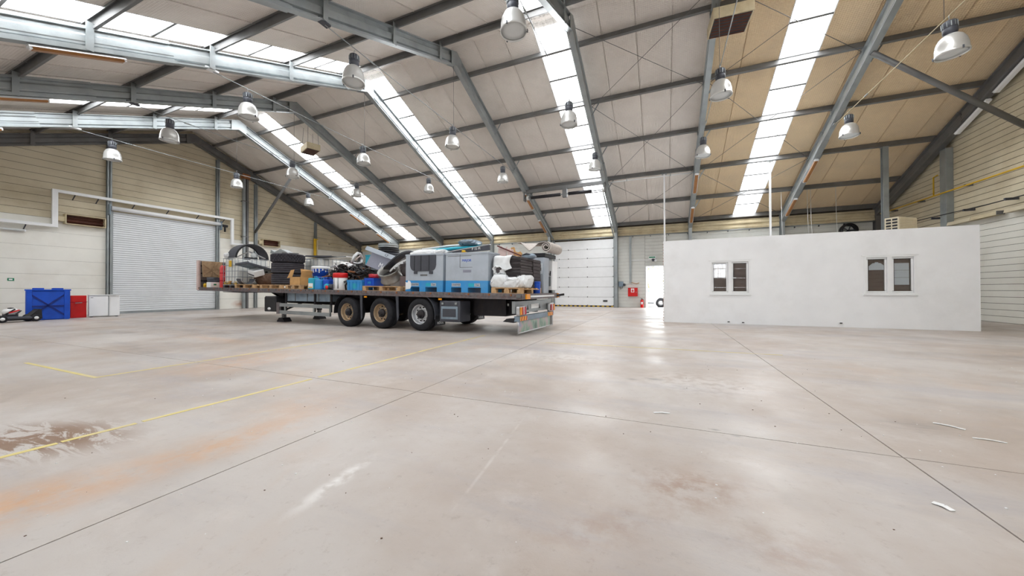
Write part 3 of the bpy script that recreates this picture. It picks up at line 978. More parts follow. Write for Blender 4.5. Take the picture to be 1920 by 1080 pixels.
# ---- unit heaters hung from the roof
def heater(loc, rz, label, w=1.0, d=.62, h=.3, drop=1.0):
    o = empty('unit_heater', loc, (0, 0, rz))
    tag(o, label, 'heater')
    obj('casing', MB().box(-w/2, w/2, -d/2, d/2, 0, h), M['eave'], o, .015)
    lv = MB()
    for q in range(7): lv.bar((-w/2+.06, -d/2+.08+q*(d-.16)/6, -.012), (w/2-.06, -d/2+.08+q*(d-.16)/6, -.012), .045, .012, (0, .5, 1))
    obj('louvre', lv, M['darkrust'], o)
    obj('grille_back', MB().box(-w/2+.04, w/2-.04, -d/2+.04, d/2-.04, -.008, 0), M['black'], o)
    for sx in (-1, 1):
        for sy in (-1, 1):
            obj('hanger_rod', MB().tube([(sx*w*.42, sy*d*.4, h), (sx*w*.3, sy*d*.3, h+drop)], .008, 5), M['galv_dark'], o)
    return o
heater((-16.45, 12.45, 8.12), math.radians(-20), 'suspended tan box heater beside the second inner frame', drop=1.6)
heater((1.78, 11.72, 8.62), math.radians(4), 'dark louvred box heater hung at the ridge above the office', 1.0, .9, .3, 1.1)

# ---- infrared panels and services on the left gable
for i, (y0, y1) in enumerate(((6.44, 7.65), (14.64, 15.77))):
    o = empty('infrared_heater', (XL+.02, y0, 4.0))
    tag(o, 'brown glowing-slot wall heater %s' % ('left of the roller shutter' if i == 0 else 'behind the caged tank on the trailer'), 'heater', 'wall heaters')
    W_, H_ = y1-y0, .44
    b = MB()
    for q in ((0, W_, 0, .03), (0, W_, H_-.03, H_), (0, .03, .03, H_-.03), (W_-.03, W_, .03, H_-.03)): b.box(.004, .26, q[0], q[1], q[2], q[3])
    obj('casing', b, M['eave'], o)
    obj('reflector', MB().box(.004, .03, .03, W_-.03, .03, H_-.03), M['darkrust'], o)
    for z in (.13, .28): obj('radiant_tube', MB().tube([(.08, .03, z), (.08, W_-.03, z)], .03, 8), M['darkrust'], o)
    obj('burner_box', MB().box(.02, .2, -.2, 0, .1, .32), M['eave'], o, .01)
tr = empty('cable_tray', (XL+.14, 0, 0))
tag(tr, 'stepped pale cable trunking over the roller shutter', 'trunking')
tp = M['galv']
obj('trunking', MB().box(.05, .17, 3.6, 6.23, 3.8, 3.92), M['plastic_white'], tr)
obj('trunking', MB().box(.05, .17, 6.07, 6.23, 3.92, 5.42), M['plastic_white'], tr)
obj('trunking', MB().box(.05, .17, 6.23, 12.94, 5.30, 5.42), M['plastic_white'], tr)
obj('trunking', MB().box(.05, .17, 12.8, 12.94, 3.86, 5.30), M['plastic_white'], tr)
obj('trunking', MB().box(.05, .17, 12.94, 13.45, 3.86, 3.96), M['plastic_white'], tr)
for y in (6.7, 7.4, 8.6, 9.9, 11.2, 12.45): obj('bracket', MB().bar((-.11, y, 5.1), (.16, y, 5.28), .03, .03), M['darkgrey'], tr)
for y in (4.4, 5.4): obj('bracket', MB().bar((-.11, y, 3.6), (.16, y, 3.78), .03, .03), M['darkgrey'], tr)
o = empty('fluorescent_batten', (XL+.03, 4.7, 3.56))
tag(o, 'white fluorescent batten on the left gable below the trunking', 'light fixture')
obj('batten_body', MB().box(0, .1, -.75, .75, -.05, .04), M['plastic_white'], o, .01)
obj('diffuser', MB().tube([(.11, -.7, -.01), (.11, .7, -.01)], .04, 10), M['lens'], o)
o = tag(obj('exit_sign', MB().box(XL+.0225, XL+.034, 5.03, 5.19, 1.5, 1.61), M['green']), 'small green escape sign on the left gable', 'sign')
obj('pictogram', MB().box(XL+.034, XL+.036, 5.06, 5.15, 1.53, 1.58), M['plastic_white'], o)
# duct pair with head box
o = empty('twin_duct', (XL+.22, 13.62, 0))
tag(o, 'tall twin vertical duct with dark head box on left gable', 'duct')
obj('duct', MB().box(-.1, .05, -.14, -.01, 0, 8.0), M['galv'], o)
obj('duct', MB().box(-.1, .05, .05, .16, 0, 8.0), M['galv_dark'], o)
obj('head_box', MB().box(-.14, .12, -.2, .22, 8.0, 8.3), M['rust'], o)
for z in (2, 4.4, 6.6): obj('strap', MB().box(-.19, .06, -.16, .18, z, z+.05), M['galv_dark'], o)
# wall cabinet, yellow riser, gas pipes
o = empty('electric_cabinet', (XL+.03, 12.95, 2.5))
tag(o, 'pale electric cabinet on left gable right of the shutter', 'cabinet')
obj('casing', MB().box(0, .2, .05, .5, .1, 1.3), M['lower_panel'], o, .01)
obj('cabinet_door', MB().box(.2, .215, .07, .48, .13, 1.27), M['lower_panel'], o)
o = empty('yellow_riser', (XL+.23, 18.45, 0))
tag(o, 'yellow painted riser pipes at the gable post', 'pipe')
obj('pipe', MB().box(-.04, .1, -.16, -.04, 2.4, 4.88), M['yellow'], o)
obj('pipe', MB().box(-.04, .1, .0, .08, 2.4, 4.86), M['eave'], o)
obj('cap', MB().box(-.06, .12, -.18, .1, 4.88, 4.93), M['yellow'], o)
o = empty('gas_pipe', (XL+.22, 18.7, 4.72))
tag(o, 'thin ochre gas pipe along the left gable', 'pipe')
obj('pipe', MB().tube([(0, 0, 0), (0, 4.1, .05)], .03, 8), M['eave'], o)
obj('clip', MB().cbox((-.095, 1, 0), (.19, .03, .08)), M['galv_dark'], o)
obj('clip', MB().cbox((-.095, 3, .04), (.19, .03, .08)), M['galv_dark'], o)
o = empty('gas_pipe', (XR-.14, 0, 4.6))
tag(o, 'yellow gas pipe with riser along the right gable', 'pipe')
obj('pipe', MB().tube([(-.12, 12.0, -.06), (-.12, 18.0, 0), (-.12, 22.3, .05)], .028, 8), M['yellow'], o)
obj('riser', MB().tube([(-.12, 18.72, .0), (-.12, 18.72, .72), (-.12, 18.5, .74)], .022, 8), M['yellow'], o)
for y in (12.6, 15, 17.2, 19.6, 21.4): obj('clip', MB().cbox((-.03, y, 0), (.22, .03, .07)), M['galv_dark'], o)
o = empty('cable_run', (XR-.03, 0, 3.72))
tag(o, 'black cable run on wall brackets of the right gable', 'cable')
obj('cable', MB().tube([(-.25, 12, .0), (-.25, 16.3, .02), (-.25, 17.4, .05), (-.25, 19, .1), (-.25, 22, .16)], .016, 6), M['black'], o)
for y in (15.6, 17.2, 18.75, 20.3): obj('bracket', MB().box(-.28, 0, y-.03, y+.03, .0, .07), M['darkgrey'], o)
for i, (y0, y1) in enumerate(((16.0, 18.1), (12.6, 15.75))):
    o = empty('tube_heater', (XR-.16, (y0+y1)/2, 3.42))
    tag(o, 'long cream and brown tube fitting on right gable, %s' % ('the one starting behind the office roof' if i == 0 else 'the one cut by the picture edge'), 'light fixture', 'tube fittings on the right gable')
    hh = (y1-y0)/2
    obj('body', MB().prism([(-.09, -.06), (.09, -.06), (.06, .06), (-.06, .06)], -hh+1.05, hh, 'Y'), M['upper_panel'], o)
    obj('open_tray', MB().prism([(-.09, -.06), (-.05, -.06), (-.04, .04), (.04, .04), (.05, -.06), (.09, -.06), (.06, .06), (-.06, .06)], -hh, -hh+1.04, 'Y'), M['eave'], o)
    obj('tube_lamp', MB().tube([(-.02, -hh+.03, -.02), (-.02, -hh+1.0, -.02)], .03, 8), M['brown'], o)
    obj('end_cap', MB().box(-.09, .09, -hh-.02, -hh, -.06, .06), M['galv_dark'], o)
    obj('stay', MB().box(.05, .137, -hh+.5, -hh+.55, -.01, .03), M['galv_dark'], o)
    obj('stay', MB().box(.05, .137, hh-.5, hh-.45, -.01, .03), M['galv_dark'], o)
# diagonal tube braces between gables and first inner frames
for (a, b, lab) in (((FX[1], 14.0, zr(14.0, .02)), (XL+.17, 14.22, 4.8), 'left gable post and the first inner frame'), ((FX[7], 13.86, zr(13.86, .02)), (XR-.024, 15.05, 5.55), 'right gable wall and the frame over the office')):
    o = empty('diagonal_brace', b)
    tag(o, 'round steel brace tube between %s' % lab, 'brace', kind='structure')
    d = Vector(a)-Vector(b)
    obj('tube', MB().tube([(0, 0, 0), d[:]], .075, 14), M['galv_dark'], o)
    e = d.normalized()*.18
    obj('end_plate', MB().bar((0, 0, 0), e[:], .18, .02, (0, 1, 0)), M['galv'], o)
    obj('end_plate', MB().bar((d-e)[:], d[:], .18, .02, (0, 1, 0)), M['galv'], o)

# ---- far wall services
o = empty('conduit', (0, YF-.17, 4.36))
tag(o, 'grey conduit line running along the far eaves wall', 'conduit')
for a, b in zip(xs, xs[1:]):
    if b > -14: obj('pipe', MB().tube([(a+.1, 0, 0), (b-.1, 0, 0)], .028, 8), M['galv'], o)
for x in range(-13, 9, 1):
    obj('clip', MB().box(x+.28, x+.31, -.01, .10, -.09, .0), M['darkgrey'], o)
o = empty('conduit', (-1.86, YF-.06, 1.5))
tag(o, 'vertical galvanised conduit with side branch beside the doorway', 'conduit')
obj('pipe', MB().box(-.06, .06, -.03, .03, 0, 2.82), M['galv'], o)
obj('branch', MB().box(.06, 1.12, -.015, .015, 1.36, 1.40), M['plastic_white'], o)
obj('branch', MB().tube([(0, -.01, .04), (.35, -.02, -.06), (.5, -.01, .0)], .02, 6), M['brown'], o)
o = empty('exit_light', (-.62, YF-.03, 2.9))
tag(o, 'white emergency light fitting above the open doorway', 'light fixture')
obj('casing', MB().box(-.2, .2, -.1, 0, -.02, .18), M['plastic_white'], o, .02)
obj('legend_plate', MB().box(-.17, .17, -.103, -.1, .08, .15), M['green'], o)
obj('spot_head', MB().lathe([(0, 0), (.06, 0), (.09, .1), (0, .1)], 14, Matrix.Translation((.06, -.12, -.1)) @ Matrix.Rotation(.7, 4, 'X')), M['darkgrey'], o)
obj('spot_head', MB().lathe([(0, 0), (.05, 0), (.08, .1), (0, .1)], 14, Matrix.Translation((.2, -.12, -.12)) @ Matrix.Rotation(.9, 4, 'X')), M['plastic_white'], o)
o = empty('hose_cabinet', (-2.0, YF-.021, .68))
tag(o, 'square red fire hose cabinet on the far wall', 'cabinet')
obj('casing', MB().box(0, .55, -.2, 0, 0, .52), M['red'], o, .012)
dr_ = obj('cabinet_door', MB().box(.02, .53, -.212, -.2, .02, .5), M['red'], o, .004)
obj('hydrant_sign', MB().box(.18, .37, -.215, -.212, .24, .48), M['plastic_white'], dr_)
obj('hydrant_mark', MB().box(.22, .33, -.217, -.215, .28, .38).box(.25, .30, -.217, -.215, .40, .44), M['red'], dr_)
obj('lock', MB().cbox((.48, -.22, .25), (.03, .02, .06)), M['galv'], dr_)
o = empty('switch_box', (-2.42, YF-.021, 1.27))
tag(o, 'grey green motor switch box beside the sectional door', 'switch box')
obj('casing', MB().box(-.14, .14, -.14, 0, 0, .32), M['steelblue'], o, .02)
obj('plug_socket', MB().tube([(.15, -.08, .14), (.26, -.1, .1)], .07, 12), M['darkgrey'], o)
obj('cable', MB().tube([(-.05, -.06, 0), (-.03, -.08, -.16), (.08, -.08, -.1), (.1, -.06, 0)], .012, 6), M['black'], o)
o = empty('fire_extinguisher', (-1.2, YF-.16, 0))
tag(o, 'small red fire extinguisher standing beside the open doorway', 'extinguisher')
obj('cylinder', MB().lathe([(0, 0), (.085, 0), (.09, .02), (.09, .40), (.07, .46), (.03, .49), (0, .49)], 18), M['red'], o)
obj('valve', MB().lathe([(.03, .48), (.03, .54), (0, .55)], 10), M['black'], o)
obj('lever', MB().bar((0, 0, .55), (-.1, -.03, .58), .02, .012), M['black'], o)
obj('hose', MB().tube([(.02, -.02, .52), (.09, -.05, .48), (.11, -.05, .35), (.1, -.04, .2)], .012, 6), M['black'], o)
obj('instruction_label', MB().lathe([(.0905, .2), (.092, .2), (.092, .34), (.0905, .34)], 8, None, -2.2, -.9), M['plastic_white'], o)
o = empty('wall_fan', (8.45, YF-.3, 3.98))
tag(o, 'round black wall fan above the office roof', 'fan')
obj('shroud', MB().lathe([(.26, 0), (.34, 0), (.34, .28), (.26, .28), (.26, 0)], 24, Matrix.Rotation(math.radians(-90), 4, 'X')), M['black'], o)
for q in range(5):
    a = q*1.2566
    obj('blade', MB().bar((.04*math.cos(a), .14, .04*math.sin(a)), (.25*math.cos(a), .14, .25*math.sin(a)), .02, .12, (math.sin(a)*.5, 1, -math.cos(a)*.5)), M['darkgrey'], o)
obj('hub', MB().tube([(0, .08, 0), (0, .2, 0)], .05, 12), M['black'], o)
# air conditioner on the office roof
o = empty('air_conditioner', (6.28, 13.75, OH), (0, 0, math.radians(38)))
tag(o, 'cream outdoor air conditioner unit on the office roof', 'air conditioner')
obj('casing', MB().box(-.38, .38, -.16, .16, .05, .44), M['upper_panel'], o, .012)
obj('foot', MB().box(-.3, -.24, -.18, .18, 0, .05), M['galv_dark'], o)
obj('foot', MB().box(.24, .3, -.18, .18, 0, .05), M['galv_dark'], o)
for q in range(7): obj('louvre', MB().box(-.36, .36, -.172, -.16, .09+q*.048, .118+q*.048), M['eave'], o)
for a in range(2):
    for b in range(4): obj('grille_slot', MB().box(-.386, -.38, -.13+a*.14, -.02+a*.14, .09+b*.085, .14+b*.085), M['black'], o)
# posts standing behind the office
for i, (x, w, lab) in enumerate(((.06, .07, 'thin white post rising at the office corner by the doorway'), (4.29, .07, 'thin white post rising behind the middle of the office roof'), (8.03, .19, 'thick grey steel post rising beside the roof air conditioner'))):
    o = empty('roof_post', (x, 18.56, 0))
    tag(o, lab, 'post', kind='structure')
    mb = MB()
    if w < .1: mb.box(-w/2, w/2, -w/2, w/2, 0, zr(18.56, .47))
    else: mb.box(-.085, .085, -.09, -.07, 0, zr(18.56, .47)).box(-.085, .085, .07, .09, 0, zr(18.56, .47)).box(-.03, .03, -.07, .07, 0, zr(18.56, .47))
    obj('shaft', mb, M['plastic_white'] if w < .1 else M['galv'], o)
    obj('top_plate', MB().box(-.12, .12, -.08, .08, zr(18.56, .44), zr(18.56, .455)), M['galv'], o)
o = empty('strut_pipe', (FX[5]+.1, 18.55, zr(18.55, .36)))
tag(o, 'white pipe strapped under a purlin beyond the sectional door', 'pipe')
obj('pipe', MB().tube([(0, 0, 0), (FX[6]-FX[5]-.2, 0, 0)], .03, 8), M['plastic_white'], o)
obj('strap', MB().box(.9, .93, -.035, .035, -.035, .10), M['galv'], o)
obj('strap', MB().box(2.9, 2.93, -.035, .035, -.035, .10), M['galv'], o)
for i, (x, y, z0, z1) in enumerate(((6.25, 20.8, 2.9, zr(20.8, .49)), (6.38, 20.82, 2.9, zr(20.82, .49)), (7.3, 20.8, 2.9, zr(20.8, .49)), (5.25, 20.82, 3.0, zr(20.82, .49)))):
    o = tag(obj('hanging_wire', MB().tube([(0, 0, z1-z0), (.02, 0, (z1-z0)*.5), (.1, .02, 0)], .008, 5), M['plastic_white'], None, 0, (x, y, z0)), '%s thin white wire hanging from the roof behind the office' % ['second', 'third', 'rightmost', 'leftmost'][i], 'wire', 'wires behind the office')

# =================================================================== OUTSIDE THE DOORWAY
M['asphalt'] = mat('pale_asphalt', (150, 148, 144), .9, 0, .15, 6)
tag(obj('ground_outside', MB().box(-30, 30, YF+.125, 60, -.5, -.12), M['asphalt']), 'pale yard paving beyond the open doorway', 'ground', kind='structure')
car = empty('parked_car', (-1.55, 26.4, -.12))
tag(car, 'white parked car seen through the open doorway', 'car')
cp = M['plastic_white']
side_ = [(-2.1, .28), (-1.72, .26), (-1.66, .5), (-1.45, .66), (-1.2, .66), (-.98, .5), (-.92, .24), (.96, .24), (1.02, .5), (1.24, .66), (1.48, .66), (1.7, .5), (1.76, .28), (2.12, .32), (2.14, .62), (1.95, .86), (1.2, .98), (.4, 1.0), (-1.6, 1.02), (-2.05, .9), (-2.14, .6)]
obj('body', MB().prism(side_, -.85, .85, 'Y'), cp, car, .04)
obj('cabin', MB().prism([(-1.75, 1.0), (1.05, .98), (.35, 1.45), (-.2, 1.5), (-1.1, 1.48)], -.74, .74, 'Y'), cp, car, .05)
M['carglass'] = mat('car_glass', (120, 160, 172), .08, 0, .05, spec=.8)
for a in ([(-.3, 1.04), (.85, 1.04), (.28, 1.39), (-.3, 1.43)], [(-1.55, 1.06), (-.38, 1.05), (-.38, 1.43), (-1.08, 1.41)]):
    obj('side_window', MB().prism(a, -.752, .752, 'Y'), M['carglass'], car)
for x in (-1.32, 1.37):
    for y in (-.84, .66):
        w = obj('wheel', MB().lathe([(.18, 0), (.29, 0), (.315, .03), (.315, .15), (.29, .18), (.18, .18)], 24, Matrix.Translation((x, y, .315)) @ Matrix.Rotation(math.radians(-90), 4, 'X')), M['rubber'], car)
        obj('hub_cap', MB().lathe([(0, .005), (.18, .02), (.18, .16), (0, .17)], 20, Matrix.Translation((x, y, .315)) @ Matrix.Rotation(math.radians(-90), 4, 'X')), M['silver'], w)
obj('sill_strip', MB().box(-.9, .95, -.87, -.85, .28, .34), M['darkgrey'], car)
obj('door_handle', MB().box(-.2, -.05, -.87, -.85, .84, .87), M['galv'], car)
obj('mirror', MB().cbox((.75, -.9, 1.02), (.14, .16, .12)), cp, car, .03)
obj('headlamp', MB().cbox((2.0, -.7, .72), (.2, .25, .12)), M['lens'], car, .03)
obj('tail_lamp', MB().cbox((-2.1, -.7, .8), (.08, .2, .2)), M['redlens'], car, .02)
M['leaf'] = mat('tree_leaves', (120, 134, 84), .8, 0, .3, 3)
M['bark'] = mat('tree_bark', (110, 92, 74), .9, 0, .2)
tree = empty('tree', (-1.2, 31.5, -.12))
tag(tree, 'leafy tree behind the white car outside the doorway', 'tree')
obj('trunk', MB().tube([(0, 0, 0), (.1, 0, 1.0), (-.1, .1, 2.2)], [.16, .12, .07], 8), M['bark'], tree)
random.seed(7)
lf = MB()
for q in range(1500):
    a, b_, r_ = random.random()*6.283, random.random()*3.14, random.random()**.4
    p = Vector((1.9*r_*math.cos(a)*math.sin(b_), 1.1*r_*math.sin(a)*math.sin(b_), 2.0+1.6*r_*math.cos(b_)))
    R = Euler((random.random()*6, random.random()*6, random.random()*6)).to_matrix().to_4x4()
    R.translation = p
    lf.raw([(-.07, 0, 0), (0, -.035, .01), (.08, 0, 0), (0, .035, .01)], [(0, 1, 2, 3)], False, R)
fo = obj('foliage', lf, M['leaf'], tree)
fo['kind'] = 'stuff'

# =================================================================== FLATBED TRAILER
TA = math.radians(-2.5)
TO = Vector((-17.04, 8.008, 0))
TM = Matrix.Translation(TO) @ Matrix.Rotation(TA, 4, 'Z')
TL, TWD = 14.15, 2.5
def zd(x): return 1.215-.0175*x
tr = empty('flatbed_trailer', TO, (0, 0, TA))
tag(tr, 'three-axle flatbed semi-trailer loaded with scrap and boxes', 'trailer')
def slab(x0, x1, y0, y1, a, b, mb=None):
    """box whose top and bottom follow the tilted deck; a, b offsets from deck top"""
    mb = mb or MB()
    v = []
    for x in (x0, x1):
        for y in (y0, y1):
            for z in (a, b): v.append((x, y, zd(x)+z))
    return mb.raw(v, [(0, 1, 3, 2), (4, 6, 7, 5), (0, 4, 5, 1), (2, 3, 7, 6), (0, 2, 6, 4), (1, 5, 7, 3)])
for q in range(10):
    y0 = .06+q*(TWD-.12)/10
    obj('deck_plank', slab(.06, TL-.06, y0+.003, y0+(TWD-.12)/10-.003, -.035, 0), M['wood'], tr)
for nm, y0, y1 in (('side_rail', 0, .06), ('side_rail', TWD-.06, TWD)):
    cut = [0, 2.9, 6.9, TL]
    for a, b in zip(cut, cut[1:]):
        r = MB()
        slab(a+.006, b-.006, y0, y1, -.055, .012, r)
        slab(a+.006, b-.006, y0+.012, y1-.012, -.10, -.055, r)
        slab(a+.006, b-.006, y0, y1, -.125, -.10, r)
        ro = obj(nm, r, M['deck'], tr)
        if y0 == 0:
            n = int((b-a)/.19)
            for q in range(n):
                x = a+.1+q*(b-a-.2)/max(n-1, 1)
                obj('lashing_eye', slab(x-.022, x+.022, -.012, .0, -.05, -.005), M['rust'] if q % 3 == 0 else M['galv_dark'], ro)
obj('rear_rail', slab(TL-.06, TL, .06, TWD-.06, -.125, .012), M['deck'], tr)
obj('front_rail', slab(0, .06, .06, TWD-.06, -.125, .012), M['deck'], tr)
for y in (.72, 1.66):
    b = MB()
    for (x0, x1, d0, d1) in ((.3, 3.6, -.16, -.16), (3.6, 4.6, -.16, -.5), (4.6, TL-.35, -.5, -.5)):
        def S(x, z): return (x, zd(x)+z)
        for (yy0, yy1, f) in ((y, y+.14, 0), (y+.06, y+.08, 1)):
            if f: poly = [S(x0, d0), S(x1, d1), S(x1, -.13), S(x0, -.13)]
            else: poly = [S(x0, d0), S(x1, d1), S(x1, d1+.025), S(x0, d0+.025)]
            b.prism(poly, yy0, yy1, 'Y')
    obj('main_beam', b, M['chassis'], tr)
for x in [1.2+q*1.3 for q in range(10)]:
    obj('cross_member', slab(x-.03, x+.03, .06, TWD-.06, -.125, -.036), M['chassis'], tr)
# headboard
hb = obj('headboard', MB().box(-.02, .05, .04, TWD-.04, zd(0), 2.27), M['deck'], tr)
M['pinkpost'] = mat('faded_pink_paint', (214, 190, 184), .6, 0, .1, 5, dirt=(150, 120, 110), dirt_amt=.4, dirt_scale=5)
obj('corner_post', MB().box(-.06, .10, -.005, .06, zd(0)-.1, 2.29), M['pinkpost'], hb)
obj('corner_post', MB().box(-.06, .10, TWD-.06, TWD+.005, zd(0)-.1, 2.29), M['pinkpost'], hb)
for z in (1.45, 1.75, 2.05): obj('stiffener', MB().box(.05, .08, .07, TWD-.07, z, z+.05), M['chassis'], hb)

# wheels
def wheel_meshes(gold):
    t = MB().lathe([(.245, .05), (.26, .02), (.32, .0), (.385, .015), (.42, .045), (.432, .07), (.426, .078), (.426, .09), (.434, .098), (.434, .165), (.426, .172), (.426, .188), (.434, .195), (.434, .26), (.426, .268), (.426, .282), (.432, .29), (.42, .315), (.385, .345), (.32, .36), (.26, .34), (.245, .31)], 48)
    r = MB().lathe([(.268, .03), (.255, .022), (.245, .04), (.235, .10), (.225, .135), (.20, .145), (.155, .135), (.115, .10), (.115, .135), (.15, .16), (.22, .165), (.245, .16), (.252, .3), (.262, .33)], 40)
    h = MB().lathe([(.115, .14), (.112, .07), (.105, .045), (.07, .035), (.055, .03), (.05, .0), (.035, -.006), (0, -.008)], 24)
    hl = MB()
    nt_ = MB()
    for q in range(10):
        a = q*math.pi/5+.2
        MM = Matrix.Translation((.182*math.cos(a), .182*math.sin(a), .139))
        hl.lathe([(0, -.012), (.02, -.012), (.023, .006)], 10, MM)
        a += math.pi/10
        nt_.lathe([(0, -.03), (.013, -.03), (.013, 0)], 6, Matrix.Translation((.14*math.cos(a), .14*math.sin(a), .118)), smooth=False)
    return [x.mesh(n) for x, n in ((t, 'wheel'), (r, 'rim'), (h, 'hub'), (hl, 'hand_hole'), (nt_, 'wheel_nut'))]
WM = wheel_meshes(True)
WX = [8.47, 9.8, 11.18]
for i, x in enumerate(WX):
    for near in (True, False):
        w = bpy.data.objects.new('wheel', WM[0].copy() if False else WM[0])
        COL.objects.link(w)
        if not WM[0].materials: WM[0].materials.append(M['rubber'])
        w.parent = tr
        w.location = (x, 0.01 if near else TWD-.01, .434)
        w.rotation_euler = (math.radians(-90) if near else math.radians(90), 0, 0)
        w.rotation_euler.rotate_axis('Z', i*.5)
        for me, nm, mt in ((WM[1], 'rim', M['rim_silver'] if i == 2 else M['rim_gold']), (WM[2], 'hub', M['chassis']), (WM[3], 'hand_hole', M['black']), (WM[4], 'wheel_nut', M['silver'])):
            me2 = me.copy()
            me2.materials.append(mt)
            o = bpy.data.objects.new(nm, me2)
            COL.objects.link(o)
            o.parent = w
    obj('axle', MB().tube([(x, .3, .434), (x, TWD-.3, .434)], .065, 12), M['chassis'], tr)
    obj('air_spring', MB().lathe([(0, 0), (.12, 0), (.15, .05), (.13, .1), (.15, .16), (.12, .2), (0, .2)], 14, Matrix.Translation((x+.3, .8, .42))), M['black'], tr)
    obj('suspension_arm', MB().bar((x-.45, .82, .62), (x+.3, .82, .4), .08, .1), M['chassis'], tr)
    obj('suspension_arm', MB().bar((x-.45, 1.7, .62), (x+.3, 1.7, .4), .08, .1), M['chassis'], tr)
# inner dark skirt seen between the wheels
obj('spare_carrier', MB().box(8.0, 13.3, .66, .70, .45, .9), M['chassis'], tr)
obj('spare_carrier', MB().box(12.6, 13.5, .45, 1.9, .42, .84), M['chassis'], tr)
# wings and splash strips
def arc(x, r, a0, a1, y0, y1, mt, nm='mudguard', t=.012):
    mb = MB()
    n = 12
    out = [(x+r*math.cos(a0+(a1-a0)*k/n), .434+r*math.sin(a0+(a1-a0)*k/n)) for k in range(n+1)]
    inn = [(x+(r-t)*math.cos(a0+(a1-a0)*k/n), .434+(r-t)*math.sin(a0+(a1-a0)*k/n)) for k in range(n, -1, -1)]
    mb.prism(out+inn, y0, y1, 'Y')
    return obj(nm, mb, mt, tr)
arc(WX[0], .53, math.radians(120), math.radians(185), .0, .42, M['black'])
arc(WX[2], .53, math.radians(-12), math.radians(62), .0, .40, M['darkgrey'])
arc(WX[0], .53, math.radians(120), math.radians(185), TWD-.42, TWD, M['black'])
arc(WX[2], .53, math.radians(-12), math.radians(62), TWD-.4, TWD, M['darkgrey'])
for x in (9.06, 10.42): obj('splash_strip', MB().prism([(x-.045, .93), (x+.045, .93), (x+.05, .3), (x+.0, .22)], .02, .04, 'Y'), M['darkgrey'], tr)
fp = obj('mudflap', MB().box(11.7, 11.72, .02, .42, .16, .42), M['black'], tr)
text('mudflap_lettering', 'KÖGEL', .085, M['plastic_white'], fp, Matrix.Translation((11.722, .22, .22)) @ Matrix.Rotation(math.radians(90), 4, 'Z') @ Matrix.Rotation(math.radians(90), 4, 'X'))
fp = obj('mudflap', MB().box(11.7, 11.72, TWD-.42, TWD-.02, .16, .42), M['black'], tr)
text('mudflap_lettering', 'KÖGEL', .085, M['plastic_white'], fp, Matrix.Translation((11.722, TWD-.22, .22)) @ Matrix.Rotation(math.radians(90), 4, 'Z') @ Matrix.Rotation(math.radians(90), 4, 'X'))
for x in (9.25, 11.86): obj('side_marker_lamp', MB().cbox((x, .012, zd(x)-.17), (.1, .03, .045)), M['amber'], tr, .008)
# tool box
tb = obj('tool_box', MB().box(11.84, 12.46, .01, .5, .27, .80), M['darkgrey'], tr, .03)
obj('tool_box_lid', MB().box(11.9, 12.40, -.004, .01, .34, .66), M['steelblue'], tb, .01)
obj('tool_box_lid', MB().box(11.95, 12.35, -.01, -.004, .40, .60), M['darkgrey'], tb, .004)
obj('latch', MB().cbox((11.95, 0, .73), (.06, .02, .05)), M['galv'], tb)
obj('latch', MB().cbox((12.35, 0, .73), (.06, .02, .05)), M['galv'], tb)
# pallet box under the deck, side guard, landing gear
pb = MB().box(5.4, 7.62, .12, .7, .72, 1.03)
pbo = obj('pallet_locker', pb, M['steelblue'], tr, .01)
for x in (5.95, 6.55, 7.1): obj('locker_seam', MB().box(x-.012, x+.012, .108, .12, .73, 1.02), M['galv_dark'], pbo)
for z in (.60, .36):
    g = obj('side_guard_rail', MB().prism([(5.28, z-.055), (7.75, z-.085), (7.75, z+.025), (5.28, z+.055)], .01, .05, 'Y'), M['galv'], tr)
for x in (5.5, 6.95, 7.7):
    obj('side_guard_post', MB().box(x-.03, x+.03, .05, .08, .28, .62), M['galv'], tr)
    obj('guard_hanger', MB().box(x-.03, x+.03, .08, .115, .4, zd(x)-.126), M['chassis'], tr)
obj('side_guard_end', MB().box(5.13, 5.27, .0, .07, .3, .68), M['deck'], tr)
lb = obj('gear_box', MB().box(4.42, 5.08, .02, .36, .36, .86), M['black'], tr, .02)
obj('maker_badge', MB().lathe([(0, 0), (.09, 0), (.09, .004), (0, .004)], 20, Matrix.Translation((4.7, .018, .46)) @ Matrix.Rotation(math.radians(90), 4, 'X') @ Matrix.Diagonal((1, .5, 1, 1))), M['plastic_white'], lb)
obj('gear_box_lid', MB().box(4.46, 5.0, .03, .34, .86, .885), M['darkgrey'], lb)
for y in (.30, 1.62):
    lg = obj('landing_leg', MB().box(4.88, 5.02, y, y+.13, .34, zd(5)-.13), M['chassis'], tr)
    obj('inner_leg', MB().box(4.90, 5.00, y+.015, y+.115, .1, .36), M['galv_dark'], lg)
    obj('foot', MB().prism([(4.76, 0), (5.16, 0), (5.16, .03), (5.06, .14), (4.86, .14), (4.76, .03)], y-.06, y+.2, 'Y'), M['chassis'], lg)
obj('landing_shaft', MB().tube([(4.95, .43, .7), (4.95, 1.62, .7)], .03, 8), M['chassis'], tr)
obj('leg_brace', MB().bar((5.0, .36, .4), (6.2, .5, .8), .05, .05), M['chassis'], tr)
obj('kingpin_plate', slab(.8, 2.2, .5, 2.0, -.18, -.165), M['chassis'], tr)
# air tank and pipework near the tail
obj('air_tank', MB().lathe([(0, -.5), (.1, -.5), (.13, -.45), (.13, .45), (.1, .5), (0, .5)], 16, Matrix.Translation((12.95, 1.25, .62)) @ Matrix.Rotation(math.radians(90), 4, 'X')), M['chassis'], tr)
lt = obj('brake_valve', MB().cbox((13.3, .6, .68), (.3, .1, .16)), M['galv_dark'], tr)
obj('coupling_tag', MB().cbox((13.42, .54, .72), (.07, .02, .09)), M['redlens'], tr)
obj('coupling_tag', MB().cbox((13.5, .54, .7), (.07, .02, .06)), M['plastic_white'], tr)
